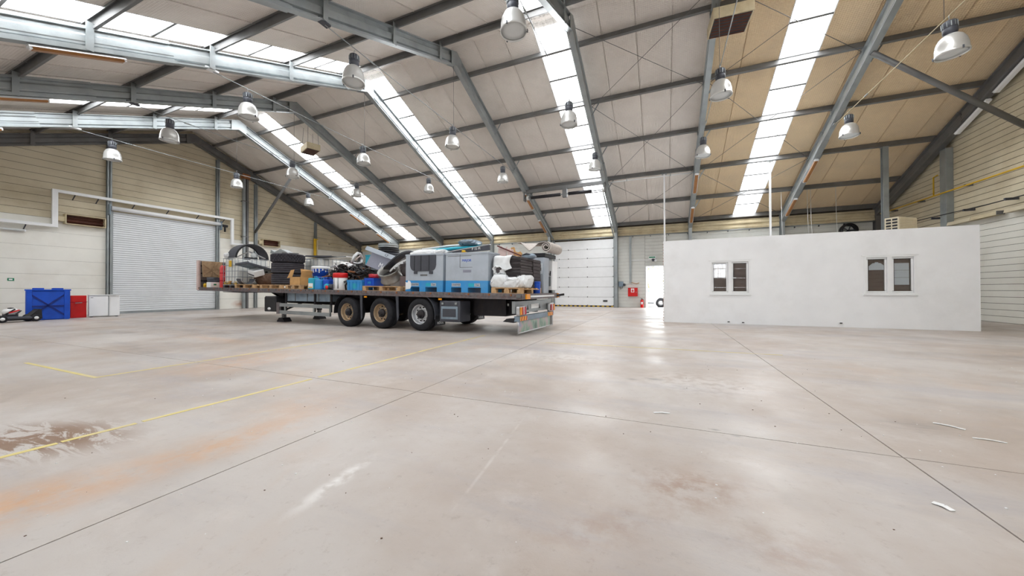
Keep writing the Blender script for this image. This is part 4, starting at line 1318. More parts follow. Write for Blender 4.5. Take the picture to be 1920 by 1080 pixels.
# tail end
te = obj('tail_beam', MB().box(TL-.28, TL-.2, .02, TWD-.02, .52, .80), M['galv'], tr)
for y in (.75, 1.55): obj('beam_hole', MB().prism([(y-.06, .58), (y+.06, .58), (y, .7)], TL-.2, TL-.197, 'X'), M['black'], te)
for y0 in (.02, TWD-.42):
    lc = obj('lamp_cluster', MB().box(TL-.2, TL-.09, y0, y0+.4, .46, .70), M['silver'], tr, .05)
    seq = [('redlens', .03, .14), ('plastic_white', .15, .19), ('redlens', .2, .26), ('amber', .27, .37)]
    if y0 < 1: seq = [(m_, .4-b_, .4-a_) for m_, a_, b_ in seq][::-1]
    for m_, a_, b_ in seq: obj('lens', MB().box(TL-.092, TL-.075, y0+a_, y0+b_, .49, .67), M[m_], lc, .008)
ub = obj('underrun_bar', MB().box(TL-.24, TL-.12, .05, TWD-.05, .34, .46), M['steelblue'], tr)
M['stripe'] = mat('red_yellow_reflector', (238, 168, 30), .3, 0, .05)
for y0 in (.12, TWD-.52):
    obj('reflector_board', MB().box(TL-.12, TL-.112, y0, y0+.4, .35, .45), M['stripe'], ub)
    for q in range(3): obj('reflector_stripe', MB().prism([(y0+.03+q*.14, .35), (y0+.08+q*.14, .35), (y0+.12+q*.14, .45), (y0+.07+q*.14, .45)], TL-.112, TL-.11, 'X'), M['redlens'], ub)
# chequered splash plate with a faded picture
def picture_mat():
    m = mat('faded_picture_print', (170, 190, 182), .4, 0, .1, 4)
    nt, N, L = nodes(m)
    tc = N.new('ShaderNodeTexCoord')
    mp = N.new('ShaderNodeMapping'); mp.inputs['Scale'].default_value = (1, 3.5, 2)
    L.new(tc.outputs['Object'], mp.inputs['Vector'])
    nz = N.new('ShaderNodeTexNoise'); nz.inputs['Scale'].default_value = 1.3; nz.inputs['Detail'].default_value = 4
    L.new(mp.outputs[0], nz.inputs['Vector'])
    cr = N.new('ShaderNodeValToRGB')
    e = cr.color_ramp.elements
    e[0].position = .3; e[0].color = srgb(104, 128, 118)
    e[1].position = .75; e[1].color = srgb(196, 214, 216)
    a = e.new(.45); a.color = srgb(150, 176, 160)
    a = e.new(.55); a.color = srgb(190, 170, 172)
    a = e.new(.63); a.color = srgb(158, 162, 186)
    L.new(nz.outputs['Fac'], cr.inputs['Fac'])
    L.new(cr.outputs['Color'], N['Principled BSDF'].inputs['Base Color'])
    return m
M['picture'] = picture_mat()
sp = obj('splash_plate', MB().box(TL-.16, TL-.145, .08, TWD-.1, .07, .36), M['picture'], tr)
obj('plate_edging', MB().tube([(TL-.15, .07, .36), (TL-.15, .07, .07), (TL-.15, TWD-.09, .07), (TL-.15, TWD-.09, .36)], .018, 8), M['silver'], sp)
obj('end_guard', MB().box(TL-.165, TL-.14, TWD-.3, TWD-.1, .08, .36), M['galv_dark'], sp)
for y, nm in ((.05, 'amber'), (TWD-.2, 'amber')):
    obj('marker_lamp', slab(TL, TL+.03, y+.1, y+.32 if y < 1 else y+.2, -.115, .0), M[nm], tr)
obj('reflective_strip', slab(TL, TL+.006, .45, TWD-.35, -.08, -.035), M['plastic_white'], tr)
obj('lamp_arm', MB().bar((TL, TWD-.1, zd(TL)-.06), (TL+.16, TWD+.05, zd(TL)-.03), .05, .06), M['black'], tr)
obj('side_lamp', MB().cbox((TL-.1, -.012, zd(TL)-.05), (.12, .03, .08)), M['galv_dark'], tr, .01)
obj('number_plate', MB().box(TL-.2, TL-.192, .95, 1.47, .60, .71), M['plastic_white'], tr)
obj('tail_bracket', MB().prism([(13.2, .80), (13.2, .50), (13.5, .46), (13.9, .56), (13.9, .80)], .6, .66, 'Y'), M['chassis'], tr)
obj('tail_bracket', MB().prism([(13.2, .80), (13.2, .50), (13.5, .46), (13.9, .56), (13.9, .80)], 1.8, 1.86, 'Y'), M['chassis'], tr)
obj('rear_hook', MB().prism([(13.62, .33), (13.9, .31), (13.93, .42), (13.72, .40)], .04, .2, 'Y'), M['black'], tr)

# =================================================================== CARGO ON THE TRAILER
def cg(name, label, cat, x, y, dz=0, rz=0, group=None, tilt=None):
    """Empty standing on the deck (dz above it) at trailer coordinates"""
    o = empty(name)
    m = TM @ Matrix.Translation((x, y, zd(x)+dz+.001)) @ Matrix.Rotation(math.radians(1.0), 4, 'Y') @ Matrix.Rotation(math.radians(rz), 4, 'Z')
    if tilt: m = m @ Euler([math.radians(a) for a in tilt]).to_matrix().to_4x4()
    o.matrix_world = m
    return tag(o, label, cat, group)

# ---- pallets
def pallet(x, y, label, L=1.2, W=.8, rz=0):
    o = cg('pallet', label, 'pallet', x, y, 0, rz, 'wooden pallets on the trailer')
    for q in range(5): obj('top_board', MB().box(0, L, q*(W-.1)/4, q*(W-.1)/4+.1, .122, .144), M['wood'], o)
    for q in range(3):
        obj('stringer', MB().box(q*(L-.1)/2, q*(L-.1)/2+.1, 0, W, .10, .122), M['wood'], o)
        for r in range(3): obj('block', MB().box(q*(L-.13)/2, q*(L-.13)/2+.13, r*(W-.1)/2, r*(W-.1)/2+.1, .022, .10), M['wood'], o)
    for r in range(3): obj('bottom_board', MB().box(0, L, r*(W-.1)/2, r*(W-.1)/2+.1, 0, .022), M['wood'], o)
    return o
PT = .146
pallet(2.6, .02, 'wooden pallet under the grey car panels beside the caged tank', 1.2, .8)
pallet(4.12, .04, 'wooden pallet under the stack of large tyres', 1.2, 1.2)
pallet(5.55, .04, 'wooden pallet under the open cardboard box', .8, .8)
pallet(9.12, .02, 'wooden pallet under the tilted wheel rim', 1.42, .9)
pallet(13.32, .04, 'wooden pallet under the white sacks at the tail', .8, 1.2)

# ---- things at the headboard
o = cg('rubber_tub', 'black rubber tub under the tan panel at the headboard', 'tub', .48, .36, 0)
obj('tub', MB().lathe([(0, 0), (.19, 0), (.24, .32), (.25, .40), (.235, .40), (.225, .33), (.18, .02), (0, .02)], 24), M['darkgrey'], o)
obj('rope_handle', MB().tube([(.2, -.13, .38), (.27, -.1, .30), (.2, -.0, .38)], .012, 6), M['black'], o)
o = cg('tan_panel', 'battered tan ribbed panel leaning against the headboard', 'panel', .30, .04, .41, 0, None, (0, -9, 0))
M['tan'] = mat('tan_pressed_board', (176, 148, 116), .8, 0, .2, 7, .3, 20, dirt=(110, 84, 62), dirt_amt=.5, dirt_scale=5)
obj('board', MB().box(0, .03, 0, .70, 0, .64), M['tan'], o, .01)
for a, b in (((.05, .05), (.62, .6)), ((.05, .5), (.55, .04)), ((.3, .04), (.45, .6)), ((.04, .28), (.66, .34)), ((.4, .1), (.68, .4))):
    obj('rib', MB().bar((.04, a[0], a[1]), (.04, b[0], b[1]), .03, .03, (1, 0, 0)), M['tan'], o)
obj('torn_edge', MB().box(.0, .04, .5, .7, .0, .1), M['card'], o)
o = cg('white_carton', 'small white carton with green mark near the headboard', 'box', .62, .03, 0)
obj('carton', MB().box(0, .3, 0, .3, 0, .21), M['plastic_white'], o, .006)
obj('green_mark', MB().box(.3, .302, .1, .19, .09, .15), M['green'], o)
o = cg('yellow_can', 'small yellow can behind the white carton', 'can', .35, .12, 0)
obj('can', MB().lathe([(0, 0), (.07, 0), (.07, .14), (.03, .17), (0, .17)], 14), M['yellow'], o)
obj('lid', MB().lathe([(.03, .17), (.03, .2), (0, .2)], 10), M['black'], o)
o = cg('gas_cylinder', 'slim red gas cylinder standing beside the caged tank', 'cylinder', 1.28, .28, 0)
M['redfade'] = mat('faded_red_paint', (220, 74, 78), .5, 0, .12, 6)
obj('cylinder', MB().lathe([(0, 0), (.1, 0), (.11, .02), (.11, .78), (.08, .86), (.035, .88), (0, .88)], 18), M['redfade'], o)
for z in (.26, .55): obj('band', MB().lathe([(.111, z), (.116, z), (.116, z+.03), (.111, z+.03)], 18), M['redlens'], o)
obj('valve', MB().lathe([(.03, .87), (.03, .93), (0, .94)], 10), M['black'], o)
o = cg('maroon_box', 'tall dark maroon box behind the red cylinder', 'box', .78, .5, 0)
M['maroon'] = mat('maroon_paint', (92, 40, 38), .6, 0, .2, 5)
obj('box', MB().box(0, .32, 0, .36, 0, .88), M['maroon'], o, .01)
obj('lid', MB().box(-.01, .33, -.01, .37, .88, .91), M['black'], o)
o = cg('oil_bottle', 'small yellow and brown bottle on the maroon box', 'bottle', .98, .6, .912)
obj('bottle', MB().lathe([(0, 0), (.06, 0), (.065, .02), (.065, .15), (.02, .2), (.02, .24), (0, .24)], 14), M['yellow'], o)
obj('wrapper', MB().lathe([(.066, .03), (.068, .03), (.068, .1), (.066, .1)], 14), M['brownboard'], o)
obj('cap', MB().lathe([(.024, .235), (.024, .27), (0, .27)], 10), M['black'], o)

# ---- caged tanks
M['tank'] = mat('translucent_white_tank', (232, 233, 230), .4, 0, .04, 2)
def ibc(x, y, label, full=True):
    o = cg('caged_tank', label, 'tank', x, y, 0, 0, 'caged liquid tanks')
    L, W, H = 1.0, 1.14, 1.12
    p = obj('pallet_base', MB().box(.0, L, 0, W, .1, .13), M['galv'], o)
    for a in (0, L/2-.06, L-.12):
        for b in (0, W/2-.06, W-.12): obj('foot', MB().box(a, a+.12, b, b+.12, 0, .1), M['darkgrey'], p)
    obj('tank_bottle', MB().box(.035, L-.035, .035, W-.035, .15, H-.03), M['tank'], o, .06)
    obj('filler_cap', MB().lathe([(0, 0), (.11, 0), (.11, .05), (0, .05)], 18, Matrix.Translation((L/2, W/2, H-.035))), M['black'], o)
    for i in range(6):
        xx = .01+i*(L-.02)/5
        for yy in (.01, W-.01): obj('cage_bar', MB().tube([(xx, yy, .13), (xx, yy, H)], .009, 6), M['cage'], o)
    for i in range(1, 7):
        yy = .01+i*(W-.02)/7
        for xx in (.01, L-.01): obj('cage_bar', MB().tube([(xx, yy, .13), (xx, yy, H)], .009, 6), M['cage'], o)
    for z in (.2, .42, .64, .86, H):
        obj('cage_ring', MB().tube([(.0, .0, z), (L, 0, z), (L, W, z), (0, W, z)], .011, 6, False, True), M['cage'], o)
    if full:
        obj('yellow_label', MB().box(.42, .6, -.014, -.01, .8, 1.04), M['yellow'], o)
        for xx in (.05, .3, .72): obj('corner_guard', MB().box(xx, xx+.18, .012, .03, .14, .24), M['yellow'], o)
        obj('outlet_valve', MB().tube([(.5, .03, .22), (.5, -.03, .22)], .05, 12), M['brown'], o)
    return o
ibc(1.45, .19, 'white caged liquid tank with a yellow label near the headboard')
ibc(4.55, 1.3, 'white caged liquid tank behind the stack of tyres', False)
IT = 1.15
o = cg('mudguard', 'black arched truck mudguard lying on the caged tank', 'mudguard', 1.95, .82, IT)
mb = MB()
def arch_pts(r): return [(r*math.cos(a), r*math.sin(a)*.95) for a in [math.pi*k/18 for k in range(19)]]
mb.prism(arch_pts(.60)+arch_pts(.565)[::-1], -.27, .27, 'X')
obj('wing', mb, M['darkgrey'], o)
for s in (-1, 1):
    obj('lip', MB().prism(arch_pts(.60)+arch_pts(.54)[::-1], s*.27-.008, s*.27+.008, 'X'), M['black'], o)
def sack(mb, c, r, seed, n=14, k=.18):
    random.seed(seed)
    ph = [random.random()*6 for _ in range(6)]
    def fn(u, v):
        a, b = u*2*math.pi, v*math.pi
        q = 1+k*(.7*math.sin(2*a+ph[0])*math.sin(2*b+ph[1])+.35*abs(math.sin(4*a+ph[2]+3*b))+.3*abs(math.sin(7*a-5*b+ph[3]))+.2*abs(math.sin(9*a+11*b+ph[4]))-.3)
        z = math.cos(b)*(1+.12*math.sin(5*a+ph[5])*math.sin(b))
        z = max(min(z, .82+.08*math.sin(4*a)*math.sin(b)), -.75)
        def se(w, e=.65): return math.copysign(abs(w)**e, w)
        return (c[0]+r[0]*q*se(math.cos(a))*se(math.sin(b), .75), c[1]+r[1]*q*se(math.sin(a))*se(math.sin(b), .75), c[2]+r[2]*z)
    return mb.grid(fn, n*2, n)
def sack_obj(nm, lab, cat, x, y, dz, r, seed, mt, rz=0, extra=None, k=.16, grp=None):
    o = cg(nm, lab, cat, x, y, dz, rz, grp)
    obj('sack', sack(MB(), (0, 0, r[2]*.75), r, seed, 26, k*1.5), mt, o)
    if extra: extra(o)
    return o
sack_obj('plastic_bag', 'crumpled white bag at the corner of the caged tank', 'bag', 1.62, .32, IT, (.16, .14, .12), 3, M['fabric'],
         0, lambda o: obj('knot', MB().lathe([(.02, 0), (.05, .05), (.02, .07), (0, .07)], 8, Matrix.Translation((0, 0, .18))), M['fabric'], o))
o = cg('car_trim', 'bent silver car trim pieces under the mudguard arch', 'car part', 2.1, .4, IT)
obj('trim_strip', MB().bar((0, -.05, .03), (.02, .35, .28), .14, .02), M['silver'], o)
obj('trim_strip', MB().bar((.02, .35, .28), (.05, .9, .04), .16, .02), M['silver'], o)
obj('lamp_unit', MB().lathe([(0, 0), (.08, .02), (.1, .08), (0, .1)], 14, Matrix.Translation((.12, .42, .1)) @ Matrix.Rotation(1.2, 4, 'Y')), M['lens'], o)
obj('lamp_bezel', MB().box(-.02, .12, .2, .6, 0, .05), M['black'], o)

# ---- car panels on the first pallet
def carton_heap(o): pass
sack_obj('brown_sack', 'dark brown stuffed sack beneath the grey bonnet', 'sack', 3.12, .82, PT, (.42, .28, .27), 11, M['brownboard'],
         0, lambda o: obj('tie', MB().lathe([(.03, 0), (.06, .04), (.03, .06)], 8, Matrix.Translation((0, .0, .44))), M['black'], o))
o = cg('gutter_piece', 'grey half-round wheel liner in front of the white casing', 'car part', 2.92, .22, PT, 90)
pts = [(.23*math.cos(a), .2*math.sin(a)+.2) for a in [math.pi+math.pi*k/14 for k in range(15)]]
pts2 = [(.21*math.cos(a), .18*math.sin(a)+.2) for a in [math.pi+math.pi*k/14 for k in range(15)]]
obj('liner', MB().prism(pts+pts2[::-1], -.16, .16, 'Y'), M['darkgrey'], o)
obj('rim_edge', MB().tube([(x, -.16, z) for x, z in pts], .012, 6), M['silver'], o)
o = cg('white_casing', 'tilted white plastic casing under the grey bonnet', 'casing', 3.05, .30, PT+.3, 0, None, (18, 12, 0))
obj('casing', MB().box(-.12, .3, 0, .36, 0, .24), M['plastic_white'], o, .03)
obj('vent', MB().box(-.1, .28, -.004, 0, .05, .1), M['darkgrey'], o)
o = cg('car_bonnet', 'grey car bonnet panel lying tilted beside the tyres', 'car part', 3.0, .62, PT+.58, 0, None, (-14, -4, 0))
def bon(u, v): return ((u-.5)*.8, (v-.5)*1.2, .05*math.sin(math.pi*u)*math.sin(math.pi*v)+.03)
obj('panel', MB().grid(bon, 10, 14, .025), M['steelblue'], o)
obj('edge_fold', MB().box(-.4, .4, -.61, -.57, 0, .07), M['darkgrey'], o)
obj('edge_fold', MB().box(.37, .42, -.58, .58, -.02, .045), M['darkgrey'], o)

# ---- tyres
M['tyre2'] = mat('dusty_tyre_rubber', (66, 64, 70), .8, 0, .2, 9, .2, 80, spec=.25)
def big_tyre(z, h, r, label, blocks):
    o = cg('truck_tyre', label, 'tyre', 4.76, .62, PT+z, z*40, 'stacked truck tyres')
    pr = [(.30, .06), (.31, .02), (.38, 0), (r-.05, .004), (r-.01, .03)]
    if not blocks:
        n = 5
        for q in range(n):
            z0, z1 = .03+(h-.06)*q/n, .03+(h-.06)*(q+1)/n
            pr += [(r, z0+.008), (r, z1-.01), (r-.014, z1-.006), (r-.014, z1+.004)]
    pr += [(r-.02, .04), (r-.02, h-.04)] if blocks else []
    pr += [(r-.01, h-.03), (r-.05, h-.004), (.38, h), (.31, h-.02), (.30, h-.06)]
    obj('carcass', MB().lathe(pr, 48), M['tyre2'], o)
    if blocks:
        tb = MB()
        for row in range(4):
            for q in range(34):
                a = (q+.5*(row % 2))*2*math.pi/34
                R = Matrix.Rotation(a, 4, 'Z')
                tb.box(r-.025, r+.006, -.032, .032, .03+row*(h-.06)/4+.006, .03+(row+1)*(h-.06)/4-.006, R)
        t = obj('tread_blocks', tb, M['tyre2'], o)
        t['kind'] = 'stuff'
    return o
big_tyre(0, .385, .50, 'large ribbed truck tyre at the bottom of the stack', False)
big_tyre(.387, .39, .505, 'large ribbed truck tyre in the middle of the stack', False)
big_tyre(.779, .30, .52, 'large chunky-treaded truck tyre on top of the stack', True)
o = cg('sheet_scrap', 'crumpled grey metal sheet on the topmost tyre', 'scrap metal', 4.72, .5, PT+1.081, 25)
obj('sheet', MB().prism([(-.35, 0), (.3, 0), (.22, .06), (0, .16), (-.2, .05), (-.33, .13)], -.2, .2, 'Y'), M['galv'], o)
obj('fold', MB().bar((.1, -.25, .02), (.45, .1, .03), .1, .03), M['galv_dark'], o)
o = cg('white_board', 'long white board lying across the rear caged tank', 'board', 5.05, 1.75, IT, -8)
obj('board', MB().box(-1.0, 1.75, -.12, .12, .0, .03), M['plastic_white'], o)
obj('edge_strip', MB().box(-1.0, 1.75, -.124, -.12, 0, .03), M['galv'], o)
o = cg('scrap_board', 'dark flat panel lying across the rear caged tank', 'panel', 5.3, 1.55, IT+.033, 20)
obj('panel', MB().prism([(-.45, -.3), (.55, -.28), (.62, -.05), (-.4, .3)], 0, .03, 'Z'), M['black'], o)
obj('rim', MB().bar((-.45, -.3, .02), (.55, -.28, .02), .02, .05), M['darkgrey'], o)

# ---- carton, buckets and cans
o = cg('cardboard_box', 'open cardboard box in front of the tyre stack', 'box', 5.72, .08, PT, -3)
b = MB()
b.box(0, .56, 0, .012, 0, .26); b.box(0, .56, .40, .412, 0, .26); b.box(0, .012, 0, .412, 0, .26); b.box(.548, .56, 0, .412, 0, .26); b.box(0, .56, 0, .412, 0, .012)
obj('box', b, M['card'], o)
obj('flap', MB().prism([(-.14, .22), (.14, .25), (.26, .50), (.06, .48)], -.012, -.003, 'Y'), M['card'], o)
obj('flap', MB().bar((.28, .40, .26), (.18, .42, .52), .36, .008, (1, 0, 0)), M['card'], o)
obj('flap', MB().bar((.556, .2, .26), (.62, .2, .46), .36, .008, (1, 0, 0)), M['card'], o)
o = cg('drum_barrel', 'dark blue drum under the white-lidded bucket', 'drum', 6.35, .72, 0)
obj('drum', MB().lathe([(0, 0), (.24, 0), (.25, .01), (.25, .14), (.258, .15), (.25, .16), (.25, .38), (.24, .42), (0, .42)], 24), M['blue'], o)
obj('bung', MB().lathe([(0, .42), (.03, .42), (.03, .435), (0, .435)], 10, Matrix.Translation((.12, 0, 0))), M['black'], o)
o = cg('paint_bucket', 'blue bucket with spilled white paint and white lid', 'bucket', 6.35, .72, .436)
obj('bucket', MB().lathe([(0, 0), (.23, 0), (.27, .26), (.27, .28), (0, .28)], 28), M['blue'], o)
obj('lid', MB().lathe([(.275, .255), (.285, .26), (.285, .32), (.26, .345), (0, .345)], 28), M['plastic_white'], o)
dp = MB()
random.seed(9)
for q in range(16):
    a = q*2*math.pi/16
    l_ = .05+random.random()*.14
    dp.bar((.272*math.cos(a), .272*math.sin(a), .27), ((.272-.04*l_/.26)*math.cos(a), (.272-.04*l_/.26)*math.sin(a), .27-l_), .035, .012, (math.cos(a), math.sin(a), 0))
obj('paint_drips', dp, M['plastic_white'], o)['kind'] = 'stuff'
obj('handle', MB().tube([(.27*math.cos(a), .0+.02, .22-.2*math.sin(a)) if False else (.29*math.cos(a), -.29*math.sin(a), .24-.1*math.sin(a)) for a in [math.pi*k/10 for k in range(11)]], .006, 5), M['galv'], o)
def can(name, lab, x, y, w, d, h, mt, label_m=None, rz=0, cap='black'):
    o = cg(name, lab, 'canister', x, y, 0, rz)
    obj('body', MB().box(0, w, 0, d, 0, h), M[mt], o, .03)
    obj('cap', MB().lathe([(0, 0), (.03, 0), (.03, .04), (0, .04)], 12, Matrix.Translation((w*.25, d/2, h))), M[cap], o)
    obj('handle', MB().tube([(w*.4, d/2, h-.01), (w*.45, d/2, h+.05), (w*.8, d/2, h+.05), (w*.85, d/2, h-.01)], .015, 6), M[mt], o)
    if label_m:
        obj('label', MB().box(.03, w-.03, -.003, .0, .05, h*.55), M[label_m], o)
        obj('label_print', MB().box(.05, w-.05, -.005, -.003, .06, h*.25), M['yellow'], o)
    return o
can('canister', 'narrow turquoise canister with white and yellow label', 6.68, .04, .28, .3, .37, 'cyan', 'plastic_white')
can('jerrycan', 'light blue jerrycan beside the turquoise canister', 7.0, .04, .28, .3, .33, 'skyblue')
can('jerrycan', 'deeper blue jerrycan right of the light blue one', 7.3, .1, .24, .3, .33, 'blue')
o = cg('water_pump', 'small turquoise pump with a red wheel', 'pump', 7.5, .16, 0)
obj('housing', MB().lathe([(0, -.1), (.09, -.1), (.1, -.06), (.1, .06), (.09, .1), (0, .1)], 18, Matrix.Translation((0, 0, .1)) @ Matrix.Rotation(math.radians(90), 4, 'X')), M['cyan'], o)
obj('outlet', MB().tube([(-.02, 0, .16), (-.02, 0, .2), (-.12, 0, .2)], .035, 10), M['cyan'], o)
obj('hand_wheel', MB().lathe([(.0, -.02), (.06, -.02), (.06, .0), (0, .0)], 16, Matrix.Translation((.06, -.12, .08)) @ Matrix.Rotation(math.radians(90), 4, 'X')), M['red'], o)
obj('motor', MB().tube([(.08, 0, .11), (.24, 0, .11)], .08, 14), M['darkgrey'], o)
o = cg('white_canister', 'white tall canister with red lid among the scrap', 'canister', 7.9, .26, 0, 6)
obj('body', MB().lathe([(0, 0), (.18, 0), (.19, .02), (.2, .40), (.17, .42), (0, .42)], 24), M['plastic_white'], o)
obj('lid', MB().lathe([(.205, .38), (.215, .40), (.215, .50), (.19, .53), (0, .53)], 24), M['red'], o)
for a in (-1.9, -1.2): obj('grey_stripe', MB().lathe([(.197, .05), (.2015, .05), (.2045, .37), (.2, .37)], 3, None, a, a+.18), M['galv'], o)

# ---- tangle of engine parts
random.seed(21)
heap = empty('scrap_heap')
heap.matrix_world = TM
tag(heap, 'tangled heap of dark engine parts, hoses and brackets', 'scrap metal', None, 'stuff')
hb_ = {k: MB() for k in ('scrap', 'black', 'silver', 'rust', 'plastic_white')}
def heap_h(x, y):
    return .88*max(0, 1-((x-7.55)/1.4)**2)**.5*max(0, 1-((y-1.1)/1.0)**2)**.5
for q in range(620):
    x, y = 6.3+random.random()*2.4, .3+random.random()*1.5
    H_ = heap_h(x, y)
    if H_ < .08: continue
    z = zd(x)+.02+H_*random.random()**.5
    m_ = random.choice(['scrap']*7+['black']*6+['silver']*2+['rust'])
    mb = hb_[m_]
    d = Vector((random.uniform(-1, 1), random.uniform(-1, 1), random.uniform(-.5, .6))).normalized()
    p = Vector((x, y, z))
    t = random.random()
    if (x < 7.05 and y < .95) or x > 8.5 or (x > 8.15 and y > .95) or (7.6 < x < 8.2 and y < .52) or (x > 8.3 and y < .5): continue
    if t < .3:
        l_ = random.uniform(.1, .32)
        a, b = p-d*l_/2, p+d*l_/2
        b.z = max(b.z, zd(x)+.03); a.z = max(a.z, zd(x)+.03)
        mb.bar(a, b, random.uniform(.03, .09), random.uniform(.015, .05), (random.random(), random.random(), 1))
    elif t < .82:
        l_ = random.uniform(.1, .3)
        pts = [p-d*l_, p+Vector((0, 0, random.uniform(-.03, .12))), p+d*l_*.6+Vector((random.uniform(-.1, .1), random.uniform(-.1, .1), 0))]
        for k in pts: k.z = max(k.z, zd(x)+.03)
        mb.tube(pts, random.uniform(.008, .022), 7)
    else:
        R = Euler((random.random()*3, random.random()*3, random.random()*3)).to_matrix().to_4x4()
        p.z = max(p.z, zd(x)+.12)
        R.translation = p
        r_ = random.uniform(.03, .09)
        mb.lathe([(0, -r_*.4), (r_*.6, -r_*.4), (r_, -r_*.3), (r_, r_*.2), (r_*.5, r_*.4), (r_*.3, r_*.7), (0, r_*.7)], 12, R)
core = MB()
def hp(u, v):
    x, y = 6.9+u*1.35, .50+v*1.3
    return (x, y, zd(x)+.02+.8*heap_h(x, y)+.05*math.sin(17*x)*math.cos(13*y)*(heap_h(x, y) > .1))
core.grid(hp, 26, 22, .015)
obj('heap_core', core, M['black'], heap)
for k, mb in hb_.items():
    t = obj('loose_parts', mb, M[k], heap)
    t['kind'] = 'stuff'
o = cg('bumper_trim', 'looped silver bumper trim on top of the scrap heap', 'car part', 7.85, .95, .86, 20)
lo = [(.0, -.35, .02), (.02, -.25, .22), (.02, -.05, .34), (.0, .15, .33), (0, .28, .2), (.0, .22, .06), (0, 0, .0), (.0, -.2, -.0)]
obj('loop', MB().tube(lo, .045, 10, True, True), M['silver'], o)
obj('inner_strip', MB().tube([(.04, -.2, .12), (.05, .05, .26), (.05, .2, .2)], .02, 8), M['pinkpost'], o)
o = cg('white_hose_cover', 'white plastic engine cover lying on the scrap heap', 'car part', 7.6, .72, .72, 10)
def ec(u, v): return ((u-.5)*.55, (v-.5)*.4, .13*math.sin(math.pi*u)+.05*math.sin(math.pi*v))
obj('cover', MB().grid(ec, 10, 8, .02), M['plastic_white'], o)
obj('clip', MB().cbox((.24, 0, .05), (.05, .08, .06)), M['darkgrey'], o)
o = cg('rubber_hose', 'black rubber hose looping in front of the blue crate', 'hose', 8.25, .2, 0)
obj('hose', MB().tube([(-.15, .1, .02), (-.08, .02, .15), (.05, 0, .26), (.2, 0, .30), (.36, .12, .3)], .025, 10), M['black'], o)
obj('hose', MB().tube([(-.05, .12, .02), (.02, .05, .1), (.1, .04, .14), (.17, .08, .1), (.18, .12, .03)], .03, 10), M['black'], o)

# ---- crates
def crate(x, y, label, mt, w=.6, d=.4, h=.31, dz=0, rz=0):
    o = cg('plastic_crate', label, 'crate', x, y, dz, rz, 'blue plastic crates')
    b = MB()
    b.box(0, w, 0, .015, 0, h); b.box(0, w, d-.015, d, 0, h); b.box(0, .015, .015, d-.015, 0, h); b.box(w-.015, w, .015, d-.015, 0, h); b.box(.015, w-.015, .015, d-.015, 0, .015)
    obj('walls', b, M[mt], o)
    obj('rim', MB().box(-.012, w+.012, -.012, 0, h-.05, h).box(w, w+.012, -.001, d, h-.05, h), M[mt], o)
    for q in range(4): obj('rib', MB().box(.08+q*(w-.18)/3, .1+q*(w-.18)/3, -.012, 0, .02, h-.05), M[mt], o)
    obj('grip_panel', MB().box(w*.33, w*.67, -.006, 0, .06, h-.1), M['cyan'], o)
    return o
crate(8.48, .03, 'light blue ribbed crate at the deck edge beside scrap', 'skyblue')
crate(9.16, .06, 'dark blue crate on the pallet left of the wheel rim', 'blue', .36, .36, .22, PT)
sack_obj('red_cloth', 'crumpled red cloth above the dark blue crate', 'cloth', 9.32, .25, PT+.2, (.14, .12, .09), 5, M['redlens'], 0,
         lambda o: obj('hem', MB().tube([(-.1, -.1, .12), (.05, -.13, .13), (.14, -.08, .1)], .012, 6), M['redfade'], o))
o = cg('steel_stillage', 'dark steel stillage behind the grey panel', 'crate', 8.3, 1.05, 0)
b = MB()
for x_ in (0, .8):
    for y_ in (0, .9): b.box(x_, x_+.06, y_, y_+.06, 0, 1.1)
b.box(.06, .8, 0, .03, .1, 1.05); b.box(.83, .86, .06, .9, .1, 1.05); b.box(0, .86, 0, .96, 1.08, 1.11)
obj('frame', b, M['galv_dark'], o)
for q in range(4): obj('bar', MB().box(.06, .8, -.02, .0, .25+q*.2, .3+q*.2), M['galv'], o)
for i in range(3):
    o = cg('brake_drum', '%s ribbed grey drum in the pile above the grey panel' % ['lowest', 'middle', 'topmost'][i], 'drum', 8.72+.02*i, 1.45-.04*i, 1.112+i*.136, i*20, 'piled ribbed drums')
    obj('drum', MB().lathe([(.16, 0), (.31, 0), (.32, .02), (.30, .035), (.30, .055), (.32, .065), (.32, .085), (.30, .095), (.30, .115), (.31, .13), (.16, .13)], 30), [M['darkgrey'], M['black'], M['galv']][i], o)
    obj('flange', MB().lathe([(.05, .06), (.17, .06), (.17, .08), (.05, .08)], 20), M['rust'], o)
# grey panels with painted letters
o = cg('machine_cladding', 'large grey tilted machine panel with a white letter M', 'panel', 9.16, .62, .62, 0, None, (72, 17, 0))
M['slate'] = mat('slate_grey_sheet', (136, 138, 152), .55, 0, .06)
obj('sheet', MB().box(-.56, .52, -.02, .46, 0, .05), M['slate'], o, .012)
text('panel_lettering', 'M', .2, M['plastic_white'], o, Matrix.Translation((.0, .14, .052)))
o = cg('grey_strip', 'pale grey strip with dark lettering above the machine panel', 'panel', 9.22, .56, 1.08, 0, None, (70, 17, 0))
obj('strip', MB().box(-.6, .6, -.02, .12, 0, .04), M['greybox'], o, .015)
text('strip_lettering', 'CF', .12, M['darkgrey'], o, Matrix.Translation((.3, .05, .042)))
o = cg('turquoise_box', 'small turquoise box left of the machine panel', 'box', 8.5, .75, .78, 0)
obj('box', MB().box(-.08, .12, 0, .2, 0, .3), M['cyan'], o, .01)
obj('lid', MB().box(-.09, .13, -.01, .21, .3, .33), M['cyan'], o)
